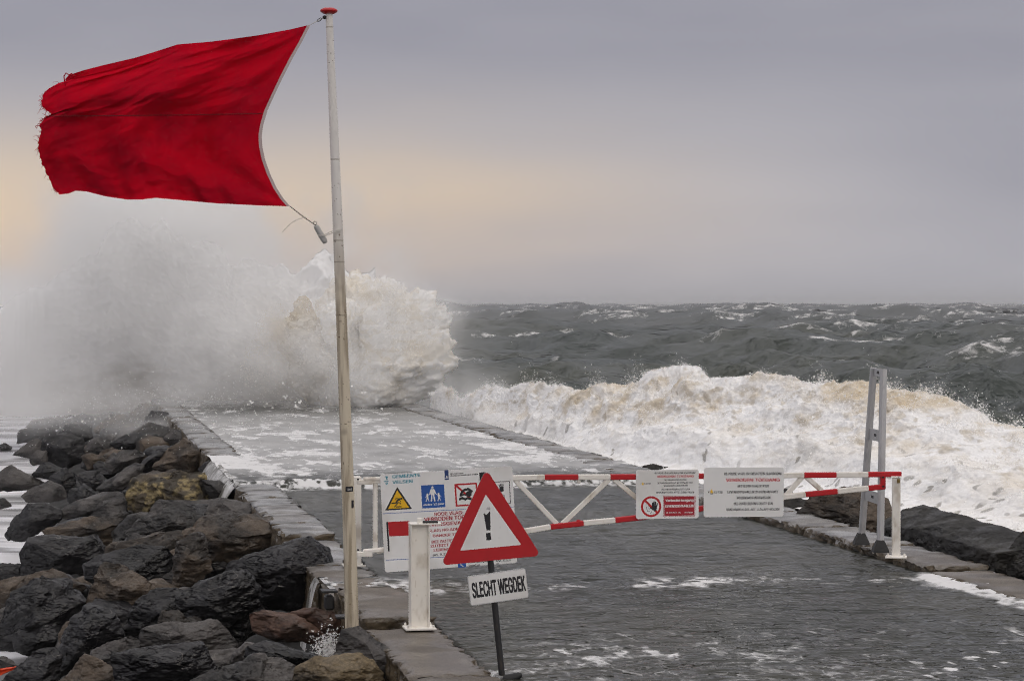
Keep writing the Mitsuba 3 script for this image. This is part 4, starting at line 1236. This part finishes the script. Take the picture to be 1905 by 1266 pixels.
sh = np.array([pc_ + V * .011 * math.cos(a) + UP * (.026 + .028 * math.sin(a)) for a in ang])
add(pl + '__shackle', tube(sh, .0042, 6), 'aluminium', smooth=True)

cp = thing('catch_post', 'white steel beam post with a rubber strip on top, standing on the near kerb', 'post')
b2 = post_at(780, 1169, .075)
d2 = b2[1]
s2 = d2 / F
hh = 195 * s2
web = cuboid(.012, .15, hh, .003)
for y, w, dp in ((-.0, 0, 0),):
    pass
m = cuboid(.165, .012, hh, .003)
m.apply_transform(frame(b2 + UP * hh / 2 - U * .03, V, -U, UP))
add(cp + '__web', m, 'white_paint', smooth=False)
for a in (-1, 1):
    m = cuboid(.012, .17, hh, .003)
    m.apply_transform(frame(b2 + UP * hh / 2 + V * a * .0885, V, -U, UP))
    add(cp + '__flange', m, 'white_paint', smooth=False)
m = cuboid(.305, .27, .022)
m.apply_transform(frame(b2 + UP * .012, V, -U, UP))
add(cp + '__base_plate', m, 'white_paint', smooth=False)
m = cuboid(.31, .19, .014)
m.apply_transform(frame(b2 + UP * (hh + .008) + V * .055, V, -U, UP))
add(cp + '__top_plate', m, 'white_paint', smooth=False)
m = man(m3.CrossSection([[(0, 0), (.10, 0), (0, -.085)]]).extrude(.01))
m.apply_transform(frame(b2 + UP * hh + V * .096 - U * .0, V, UP, -U))
add(cp + '__gusset', m, 'white_paint', smooth=False)
m = cuboid(.05, .06, .055, .006)
m.apply_transform(frame(b2 + UP * (hh + .040) + V * .0 - U * .03, V, -U, UP))
add(cp + '__stop_block', m, 'white_paint', smooth=False)
m = cuboid(.145, .07, .020, .006)
m.apply_transform(frame(b2 + UP * (hh + .026) + V * .105 - U * .04, V, -U, UP))
add(cp + '__rubber_strip', m, 'black_rubber', smooth=False)
for a, b in ((-1, -1), (1, -1), (-1, 1), (1, 1)):
    m = trimesh.creation.cylinder(.012, .03, sections=8)
    m.apply_translation(b2 + V * a * .125 + U * b * .11 + UP * .035)
    add(cp + '__bolt', m, 'white_paint', smooth=40)

def add_lines(key, meshes, mk, label=None):
    for m in meshes:
        k = add(key, m, mk, smooth=False)
        if label:
            say(k, label)


# ------------------------------------------------------------------ notices


class Board:
    """A flat notice in the plane u = const, measured by its upper left, upper right and lower left corners."""

    def __init__(self, u, tl, tr, bl, crop=None):
        self.u, self.crop = u, crop
        self.o = onu(*tl, u)
        ex, ey = onu(*tr, u) - self.o, onu(*bl, u) - self.o
        self.w, self.x = np.linalg.norm(ex), ex / np.linalg.norm(ex)
        ey = ey - self.x * (ey @ self.x)
        self.h, self.y = np.linalg.norm(ey), -ey / np.linalg.norm(ey)
        self.n = np.cross(self.x, self.y)
        self.lvl = {}

    def loc(self, x, y):
        if self.crop:
            x, y = self.crop[0] + x / self.crop[2], self.crop[1] + y / self.crop[2]
        p = onu(x, y, self.u) - self.o
        return np.array([p @ self.x, p @ self.y])

    def poly(self, pts):
        return Polygon([self.loc(*p) for p in pts])

    def line(self, pts, w):
        """A stroke w crop pixels wide."""
        s = np.linalg.norm(self.loc(w, 0) - self.loc(0, 0))
        return LineString([self.loc(*p) for p in pts]).buffer(s / 2, cap_style='flat', join_style='mitre')

    def blob(self, pts, w):
        s = np.linalg.norm(self.loc(w, 0) - self.loc(0, 0))
        return LineString([self.loc(*p) for p in pts]).buffer(s / 2)

    def dot(self, x, y, r):
        s = np.linalg.norm(self.loc(r, 0) - self.loc(0, 0))
        return Point(*self.loc(x, y)).buffer(s)

    def place(self, m, z):
        m = m.copy()
        m.apply_translation([0, 0, z])
        m.apply_transform(frame(self.o, self.x, self.y, self.n))
        return m

    def solid(self, shape, z=.0005, depth=.0015):
        ms = [trimesh.creation.extrude_polygon(g, depth, engine='earcut') for g in getattr(shape, 'geoms', [shape]) if g.area > 1e-8]
        return self.place(cat(ms), z)

    def text(self, s, x0, x1, y0, y1, bold=True, z=.0005, slope=None):
        """Lettering whose capitals fill the crop pixels x0..x1, y0..y1 (y0 above), slope: rise of the line in pixels."""
        m = meshkit.text_mesh(s, 1.0, .0015, bold)
        b = m.bounds
        cap = meshkit.text_mesh('H', 1.0, .0015, bold).bounds
        a, c = self.loc(x0, y1), self.loc(x1, y1)
        hgt = abs(self.loc(x0, y0)[1] - self.loc(x0, y1)[1])
        m.apply_translation([-b[0, 0], -cap[0, 1], -b[0, 2]])
        m.apply_scale([np.linalg.norm(c - a) / (b[1, 0] - b[0, 0]), hgt / (cap[1, 1] - cap[0, 1]), 1])
        m.apply_translation([a[0], (a[1] if slope is None else a[1]), 0])
        m2 = m.copy()
        m2.apply_translation([hgt * .065, 0, .0004])
        return self.place(cat([m, m2]), z)


def rounded(w, h, r):
    return sbox(r, -h + r, w - r, -r).buffer(r)


def base(bd, key, mk='board_white', t=.012, r=.03):
    m = trimesh.creation.extrude_polygon(rounded(bd.w, bd.h, r), t, engine='earcut')
    return add(key, bd.place(m, -t), mk, smooth=30)


# the large information board
ib = thing('information_board', 'large white tilted information board with pictograms and a small painted red flag', 'sign')
B = Board(GU - .06, (707, 882.5), (953, 866.5), (715, 1064), (700, 860, 5.754))
base(B, ib + '__panel')
add_lines(ib + '__trim', [B.solid(B.line([(70, 545), (960, 497)], 6)), B.solid(B.line([(105, 1042), (345, 1029), (900, 998)], 6)), B.solid(B.line([(1100, 490), (1470, 472)], 6))], 'blue_print', 'thin blue ruled lines')
add_lines(ib + '__lettering', [B.text('GEMEENTE', 171, 470, 133, 168), B.text('VELSEN', 173, 388, 193, 228)], 'teal_print', 'teal municipal lettering')
cr = unary_union([B.line([(92, 150), (110, 150), (110, 175), (122, 178)], 10), B.dot(112, 152, 8), B.line([(122, 150), (118, 165)], 5), B.blob([(84, 202), (96, 196), (104, 204)], 9), B.blob([(112, 196), (128, 198)], 8),
                  B.poly([(96, 212), (110, 218), (128, 206), (122, 226), (112, 236), (100, 228)])])
add(ib + '__emblem', B.solid(cr), 'teal_print', smooth=False)
add(ib + '__ministry_mark', B.solid(B.poly([(730, 80), (772, 76), (776, 182), (734, 184)])), 'navy_print', smooth=False)
add(ib + '__ministry_mark__crest', B.solid(unary_union([B.dot(754, 152, 8), B.blob([(742, 160), (742, 166), (766, 165), (766, 158)], 5), B.dot(754, 140, 4)]), .0022), 'white_print', smooth=False)
txt = [B.text('Rijkswaterstaat', 790, 930, 112, 126), B.text('Ministerie van Infrastructuur en Milieu', 792, 1088, 133, 148)]
txt.append(B.text('art. 5.26 APV', 606, 860, 975, 998))
txt += [B.text('reddingsbrigade', 986, 1205, 1054, 1075), B.text('spoed tel.', 988, 1112, 1090, 1110), B.text('0255-561200', 1278, 1460, 1012, 1030), B.text('0255-517197', 1280, 1442, 1043, 1062), B.text('112', 1280, 1312, 1074, 1092)]
add_lines(ib + '__lettering', txt, 'black_print')
red = [B.text('RODE VLAG:', 622, 930, 533, 570), B.text('VERBODEN TOEGANG', 512, 1110, 588, 632), B.text('LEVENSGEVAARLIJK', 520, 1120, 648, 686), B.text('RED FLAG: NO ADMITTANCE', 460, 1100, 722, 752), B.text('DANGER TO LIFE', 606, 985, 768, 797),
       B.text('BEI ROTER FLAGGE', 592, 1040, 833, 864), B.text('ZUTRITT VERBOTEN', 580, 1030, 877, 908), B.text('LEBENSGEFAHR', 616, 960, 920, 950)]
add_lines(ib + '__lettering', red, 'dark_red_print', 'red warning line')
wp = add(ib + '__stumble_pictogram', B.solid(B.poly([(224, 262), (380, 492), (98, 510)]).buffer(.002)), 'black_print', smooth=False)
add(wp + '__yellow_field', B.solid(B.poly([(224, 292), (352, 480), (126, 494)]), .0022), 'yellow_print', smooth=False)
man_ = unary_union([B.dot(268, 384, 11), B.blob([(250, 388), (225, 405), (210, 430)], 17), B.blob([(236, 385), (212, 380), (200, 396)], 9), B.blob([(248, 400), (262, 418)], 8), B.blob([(212, 430), (165, 434)], 11), B.blob([(222, 425), (250, 428), (262, 440)], 10),
                    B.blob([(226, 436), (212, 452), (196, 472)], 10), B.line([(212, 473), (270, 469)], 12)])
add(wp + '__stumbling_figure', B.solid(man_, .0040), 'black_print', smooth=False)
fp_ = add(ib + '__children_pictogram', B.solid(B.poly([(478, 243), (724, 231), (740, 474), (492, 490)])), 'blue_print', smooth=False)
fam = unary_union([B.dot(600, 264, 12), B.poly([(584, 282), (618, 280), (630, 300), (624, 340), (580, 342), (576, 302)]), B.blob([(582, 290), (572, 330), (568, 340)], 9), B.blob([(618, 288), (634, 328), (642, 336)], 9), B.blob([(594, 338), (590, 410)], 14), B.blob([(612, 338), (626, 408)], 14),
                   B.dot(547, 338, 10), B.blob([(546, 354), (548, 378)], 18), B.blob([(540, 352), (528, 372)], 6), B.blob([(554, 352), (568, 340)], 6), B.blob([(544, 380), (534, 412)], 9), B.blob([(551, 380), (564, 410)], 9),
                   B.dot(668, 332, 10), B.blob([(668, 348), (670, 372)], 18), B.blob([(660, 346), (644, 336)], 6), B.blob([(676, 346), (692, 362)], 6), B.blob([(666, 376), (660, 408)], 9), B.blob([(674, 376), (690, 404)], 9)])
add(fp_ + '__family_figures', B.solid(fam, .0022), 'white_print', smooth=False)
add(fp_ + '__lettering', B.text('onder 12 jaar', 500, 727, 441, 462, True, .0022), 'white_print', smooth=False)
sw = add(ib + '__no_swimming_pictogram', B.solid(B.poly([(835, 227), (1076, 213), (1094, 456), (851, 470)]).difference(B.poly([(853, 244), (1062, 231), (1078, 440), (867, 452)]))), 'sign_red', smooth=False)
add(sw + '__red_slash', B.solid(B.line([(848, 240), (1084, 448)], 22), .0008), 'sign_red', smooth=False)
add(sw + '__swimmer', B.solid(unary_union([B.blob([(905, 345), (920, 310), (950, 288), (985, 282), (1020, 305)], 26), B.dot(990, 334, 32), B.blob([(896, 390), (922, 376), (950, 392), (978, 378), (1010, 388)], 24)]).union(B.blob([(900, 355), (935, 340), (960, 345)], 16)), .0024), 'black_print', smooth=False)
hd = add(ib + '__stop_pictogram', B.solid(B.poly([(1215, 206), (1428, 195), (1440, 438), (1229, 452)]).difference(B.poly([(1223, 213), (1421, 203), (1432, 431), (1237, 444)]))), 'black_print', smooth=False)
hand = unary_union([B.poly([(1318, 262), (1362, 256), (1366, 300), (1350, 312), (1320, 310)])] + [B.blob([(x, 262), (x2, y)], 9) for x, x2, y in ((1322, 1316, 240), (1333, 1330, 228), (1344, 1343, 226), (1355, 1358, 234))] + [B.blob([(1318, 300), (1290, 276), (1282, 280)], 12)])
face = B.blob([(1330, 350), (1352, 346), (1376, 350), (1372, 385), (1350, 400)], 5).union(B.line([(1340, 372), (1362, 368)], 4)).union(B.line([(1346, 385), (1358, 382)], 4))
add(hd + '__raised_hand', B.solid(hand, .0008), 'black_print', smooth=False)
add(hd + '__face_outline', B.solid(face, .0008), 'black_print', smooth=False)
fg = add(ib + '__painted_flag', B.solid(B.poly([(124, 634), (352, 622), (352, 778), (138, 788)])), 'sign_red', smooth=False)
add(fg + '__painted_pole', B.solid(B.poly([(106, 634), (124, 633), (144, 946), (126, 948)]), .0009), 'black_print', smooth=False)
ph = add(ib + '__telephone_mark', B.solid(B.poly([(873, 1068), (958, 1062), (962, 1118), (876, 1124)])), 'blue_print', smooth=False)
add(ph + '__receiver', B.solid(B.blob([(902, 1080), (908, 1094), (930, 1108)], 9), .0022), 'white_print', smooth=False)

# the smaller police notice
pn = thing('police_notice', 'smaller police notice with a red panel and a no entry hand pictogram', 'sign', 'police notices hung on the barrier')
B = Board(GU - .07, (1183.5, 874.0), (1300, 872.6), (1187.5, 964.8), (1180, 860, 6.569))
base(B, pn + '__panel')
add_lines(pn + '__lettering', [B.text('BIJ RODE VLAG EN GESLOTEN SLAGBOOM', 250, 742, 118, 138), B.text('BETREDEN VAN DE PIER', 370, 640, 202, 221), B.text('LEVENSGEVAARLIJK IN VERBAND MET', 280, 718, 239, 258), B.text('WEERSOMSTANDIGHEDEN', 358, 655, 273, 292),
                             B.text('BIJ OVERTREDING GELDT EEN', 335, 677, 318, 338), B.text('BEKEURING O.B.V. ART.', 268, 536, 354, 374), B.text('APV VELSEN', 606, 730, 353, 373)], 'black_print')
add(pn + '__lettering', B.text('5.26', 536, 606, 348, 374), 'black_print', smooth=False)
add(pn + '__lettering', B.text('VERBODEN TOEGANG', 274, 726, 157, 184), 'sign_red', smooth=False)
lg = add(pn + '__police_mark', cat([B.text('P', 76, 88, 250, 264), B.text('LITIE', 124, 203, 247, 264)]), 'black_print', smooth=False)
add(lg + '__flame', B.solid(unary_union([B.dot(104, 262, 11), B.poly([(94, 256), (104, 236), (114, 256)])])), 'yellow_print', smooth=False)
ng = add(pn + '__no_entry_ring', B.solid(B.dot(205, 536, 124).difference(B.dot(205, 536, 99)).union(B.line([(125, 458), (286, 614)], 26))), 'sign_red', smooth=False)
hand = unary_union([B.poly([(214, 535), (270, 522), (276, 560), (262, 592), (238, 592), (222, 566)])] + [B.blob([(a, 540), (b, c)], 15) for a, b, c in ((222, 224, 492), (238, 240, 476), (254, 258, 482), (268, 280, 500))] + [B.blob([(225, 570), (200, 548), (196, 552)], 14)])
add(ng + '__raised_hand', B.solid(hand, .0022), 'black_print', smooth=False)
fc = unary_union([B.line([(190, 535), (152, 536), (148, 555), (158, 575), (158, 592), (190, 596)], 5), B.line([(165, 550), (185, 550)], 4), B.line([(172, 572), (192, 570)], 4), B.line([(215, 596), (196, 625)], 5)])
add(ng + '__face_outline', B.solid(fc, .0009), 'black_print', smooth=False)
rd = add(pn + '__red_panel', B.solid(B.poly([(350, 405), (748, 403), (742, 655), (356, 662)]).difference(B.poly([(356, 411), (742, 409), (736, 649), (362, 656)])).union(B.poly([(362, 417), (736, 414), (730, 643), (367, 650)]))), 'dark_red_print', smooth=False)
add_lines(rd + '__lettering', [B.text('Verboden toegang', 380, 722, 445, 477, True, .0022), B.text('LEVENSGEVAARLIJK', 374, 726, 515, 547, True, .0022), B.text('art. 461 Wv.Sr   art.', 388, 565, 600, 618, False, .0022), B.text('APV Velsen', 614, 715, 598, 616, False, .0022)], 'white_print')

# the larger police notice
pg = thing('police_notice', 'larger police notice with only lettering, second from the free end of the barrier', 'sign', 'police notices hung on the barrier')
B = Board(GU - .07, (1310, 869.3), (1458.5, 868.6), (1313.5, 961.3), (1180, 860, 6.569))
base(B, pg + '__panel')
add_lines(pg + '__lettering', [B.text('BIJ RODE VLAG EN GESLOTEN SLAGBOOM', 1098, 1795, 120, 152), B.text('BETREDEN VAN DE PIER', 1262, 1643, 271, 302), B.text('LEVENSGEVAARLIJK IN VERBAND MET', 1138, 1756, 343, 374), B.text('WEERSOMSTANDIGHEDEN', 1248, 1663, 413, 445),
                             B.text('BIJ OVERTREDING GELDT EEN', 1216, 1692, 485, 517), B.text('BEKEURING O.B.V. ART. 5.26 APV VELSEN', 1126, 1770, 558, 588)], 'black_print')
add(pg + '__lettering', B.text('VERBODEN TOEGANG', 1118, 1776, 193, 232), 'sign_red', smooth=False)
lg = add(pg + '__police_mark', cat([B.text('P', 902, 918, 347, 374), B.text('LITIE', 974, 1082, 347, 374)]), 'black_print', smooth=False)
add(lg + '__flame', B.solid(unary_union([B.dot(944, 358, 17), B.poly([(929, 352), (944, 322), (959, 352)])])), 'yellow_print', smooth=False)
add(lg + '__base_arc', B.solid(B.blob([(932, 370), (938, 384), (950, 384), (956, 370)], 7), .0022), 'black_print', smooth=False)

# the warning triangle on its leaning pole
ws = thing('warning_sign', 'leaning red and white warning triangle with a lettered plate on a black pole', 'sign')
WB = onz(935, 1262, -.02)
WD = WB[1]
axis = [(937, 1290), (934.5, 1262), (926, 1180), (917, 1090), (907, 985), (897, 878)]
add(ws + '__pole', tube(np.array([atd(x, y, WD) for x, y in axis]), 8.2 * WD / F * .5 * 1.45, 18), 'dark_steel', smooth=40)
wu = (atd(907, 985, WD - .05)) @ U
B = Board(wu, (826, 884), (1001, 866.5), (843, 1048), None)


def rtri(pts, r):
    return B.poly(pts).buffer(-r).buffer(r)


s_ = WD / F
tri_pts = [(904.5, 871), (1006.5, 1033), (820, 1051)]
back_ = trimesh.creation.extrude_polygon(rtri(tri_pts, .035), .010, engine='earcut')
add(ws + '__triangle_panel', B.place(back_, -.012), 'aluminium', smooth=30)
tp = add(ws + '__red_border', B.solid(rtri(tri_pts, .035), -.002, .003), 'sign_red', smooth=30)
say(tp, 'red triangular border')
add(ws + '__white_field', B.solid(rtri([(903.5, 919), (969.5, 1012.5), (856, 1023.5)], .006), .0012, .002), 'board_white', smooth=False)
add(ws + '__exclamation_mark', B.solid(unary_union([B.poly([(899.5, 953.5), (905, 957), (911.5, 949), (912.5, 985.5), (905, 985.5)]), B.poly([(903.8, 991), (912.2, 989.8), (913.8, 1003), (905, 1004.5)])]), .0034, .0015), 'black_print', smooth=False)
add(ws + '__clamp', bar(atd(900, 945, WD - .03), atd(912, 944, WD - .03), .05, .03, U), 'aluminium', smooth=False)
B2 = Board(wu - .005, (869.5, 1071.5), (977.5, 1056), (874, 1126.5), (640, 1040, 2.9766))
B = B2
pl_ = base(B2, ws + '__plate', 'board_white', .012, .018)
rim = rounded(B2.w, B2.h, .018).difference(rounded(B2.w, B2.h, .018).buffer(-.006))
add(pl_ + '__rim', B2.solid(rim), 'aluminium', smooth=False)
tx = meshkit.text_mesh('SLECHT WEGDEK', 1.0, .0015, True)
tx.apply_translation(-tx.bounds[0])
w_, h_ = B2.w * .91, B2.h * .53
tx.apply_scale([w_ / tx.bounds[1, 0], h_ / tx.bounds[1, 1], 1])
tx.apply_translation([B2.w * .05, -B2.h * .5 - h_ * .5, 0])
add(pl_ + '__lettering', cat([B2.place(tx, .0006), B2.place(tx.copy().apply_translation([.0045, 0, 0]), .0010), B2.place(tx.copy().apply_translation([.002, .003, 0]), .0014)]), 'black_print', smooth=False)
# something dark at its foot
ft = man(m3.Manifold.batch_hull([m3.Manifold.sphere(.05, 12).translate([0, 0, 0]), m3.Manifold.sphere(.03, 12).translate([.10, 0, .04])]))
ft.apply_translation(onz(944, 1264, 0))
add(ws + '__foot', ft, 'black_rubber', smooth=40)

# ------------------------------------------------------------------ the grey metal stand on the far kerb
sd = thing('rescue_stand', 'tall narrow grey metal stand with three cross plates on black feet', 'stand')
fa, fb = onz(1602, 1012, .15), onz(1637.5, 1026, .15)
ta, tb = atd(1625.5, 684, fa[1] - .25), atd(1643.5, 686, fb[1] + .15)


def rail_mesh(p0, p1, w=.078, d=.062):
    x = (p1 - p0) / np.linalg.norm(p1 - p0)
    q = np.array([[-.5, -.15], [-.22, -.5], [.5, -.42], [.5, .5], [-.5, .5]]) * [w, d]
    ys = U - x * (x @ U)
    ys /= np.linalg.norm(ys)
    xs_ = np.cross(ys, x)
    pts = [p + xs_ * a + ys * b for p in (p0, p1) for a, b in q]
    return trimesh.convex.convex_hull(np.array(pts))


def lerp(a, b, t):
    return a + (b - a) * t


add(sd + '__rail', rail_mesh(lerp(fa, ta, .055), ta), 'aluminium', smooth=20)
add(sd + '__rail', rail_mesh(lerp(fb, tb, .055), tb), 'aluminium', smooth=20)
for f in (fa, fb):
    hb = [(x, y, 0) for x in (-.10, .10) for y in (-.10, .10)] + [(x, y, .035) for x in (-.095, .095) for y in (-.095, .095)] + [(x, y, .15) for x in (-.045, .045) for y in (-.045, .045)]
    add(sd + '__foot', trimesh.convex.convex_hull(np.array(hb) + f), 'black_rubber', smooth=20)


def plate(p, q, hgt, key):
    return add(sd + '__' + key, bar(p, q, .010, hgt, U * .4 + V, .003), 'aluminium', smooth=False)


za = lambda pz: (lerp(fa, ta, (pz - fa[2]) / (ta[2] - fa[2])), lerp(fb, tb, (pz - fb[2]) / (tb[2] - fb[2])))
for pyc, hgt in ((692.5, .10), (809, .15), (924, .15)):
    pz = EYE - (pyc - 567) / F * 30.3
    p, q = za(pz + .0)
    k_ = plate(p, q, hgt, 'cross_plate')
    m = cuboid(.11, .004, .035, .001)
    dr_ = (q - p) / np.linalg.norm(q - p)
    s_v = np.cross(dr_, UP)
    s_v /= np.linalg.norm(s_v)
    if s_v[1] > 0:
        s_v = -s_v
    m.apply_transform(frame((p + q) / 2 + s_v * .007, dr_, s_v, np.cross(dr_, s_v)))
    add(k_ + '__sticker', m, 'black_print', smooth=False)

# ------------------------------------------------------------------ small things
t = thing('steel_bracket', 'rusty dark steel ledge on the pier wall above the boulders', 'bracket')
c = atd(612, 1098, 25.6)
m = cuboid(.17, .22, .025)
m.apply_transform(frame(c, V, U, UP))
add(t + '__ledge', m, 'dark_steel', smooth=False)
m = cuboid(.10, .16, .16, .02)
m.apply_transform(frame(c - UP * .125, V, U, UP))
add(t + '__body', m, 'dark_steel', smooth=False)
t = thing('steel_bracket', 'small dark steel ledge on the pier wall behind the foot of the flagpole', 'bracket')
c = atd(640, 1146, 24.0)
m = cuboid(.17, .2, .025)
m.apply_transform(frame(c, V, U, UP))
add(t + '__ledge', m, 'dark_steel', smooth=False)
m = man(m3.CrossSection([[(0, 0), (.14, 0), (.14, -.16)]]).extrude(.012))
m.apply_transform(frame(c + V * -.06 - UP * .012, V, UP, -U))
add(t + '__gusset', m, 'dark_steel', smooth=False)

# orange scrap between the stones
us_, vs_ = np.meshgrid(np.linspace(0, 1, 40), np.linspace(0, 1, 20), indexing='ij')
pxs, pys = -30 + 68 * us_, np.interp(us_, [0, .5, 1], [1246, 1242, 1237]) + 22 * vs_ * (1 - .9 * us_)
od = pile_depth(15, 1250) - .35
P = np.array([[atd(x, y, od + .18 * nn) for x, y, nn in zip(a, b, c_)] for a, b, c_ in zip(pxs, pys, nfbm(np.stack([us_ * 5, vs_ * 4, us_ * 0], -1), 3, 4) - .5)])
scene['tarpaulin'] = mikit.ply(grid(P), 'orange_cloth', smooth=True)
say('tarpaulin', 'crumpled bright orange scrap of cloth at the bottom left corner', 'cloth')

# water thrown up at the foot of the pier wall and foam flecks in the air
rng = np.random.default_rng(77)
c = atd(612, 1205, 24.2)
pp = c + rng.normal(size=(900, 3)) * [.085, .1, .09]
pp[:, 2] = c[2] + np.abs(pp[:, 2] - c[2]) * 1.4 - .09
add('splash_drops', bits(pp, rng.uniform(.004, .013, len(pp)), rng), 'spray_white', smooth=False)
say('splash_drops', 'white drops splashing between the boulders at the foot of the flagpole', 'spray', kind='stuff')
n = 2600
dd_ = rng.uniform(42, 72, n)
pxx = rng.normal(330, 190, n)
pyy = 752 + rng.normal(0, 34, n) + np.abs(rng.normal(0, 12, n))
pp = np.array([atd(x, y, k) for x, y, k in zip(pxx, pyy, dd_)])
add('foam_flecks', bits(pp, rng.exponential(.0045, n) + .004, rng), 'spray_white', smooth=False)
say('foam_flecks', 'white flecks of foam blown through the air over the far pier and boulders', 'foam', kind='stuff')
big = np.array([atd(x, y, 62) for x, y in [(676, 729), (531, 738), (559, 748), (550, 754), (528, 713), (598, 763), (700, 748), (470, 746), (640, 741)]])
add('foam_flecks', bits(np.repeat(big, 5, 0) + rng.normal(0, .035, (45, 3)), rng.uniform(.02, .05, 45), rng), 'spray_white', smooth=False)
say('foam_flecks_001', 'larger clots of foam tumbling over the far end of the pier', 'foam', kind='stuff')

# sea air: a thin salt haze round everything
scene['sea_air'] = {'type': 'homogeneous', 'albedo': rgb(.96, .96, .96), 'sigma_t': rgb(.00019, .00019, .00019), 'phase': {'type': 'hg', 'g': .4}}
scene['haze'] = {'type': 'cube', 'to_world': T().translate([0, 4200, 8]).scale([4200, 4600, 20]), 'bsdf': {'type': 'null'}, 'interior': {'type': 'ref', 'id': 'sea_air'}}
used.add('haze')
say('haze', 'thin salt haze over the sea', 'haze', kind='stuff')
scene['camera']['medium'] = {'type': 'ref', 'id': 'sea_air'}
scene['spray_cloud']['exterior'] = {'type': 'ref', 'id': 'sea_air'}

for k in [k for k in labels if k not in scene and not any(s.startswith(k + '__') for s in scene)]:
    del labels[k]
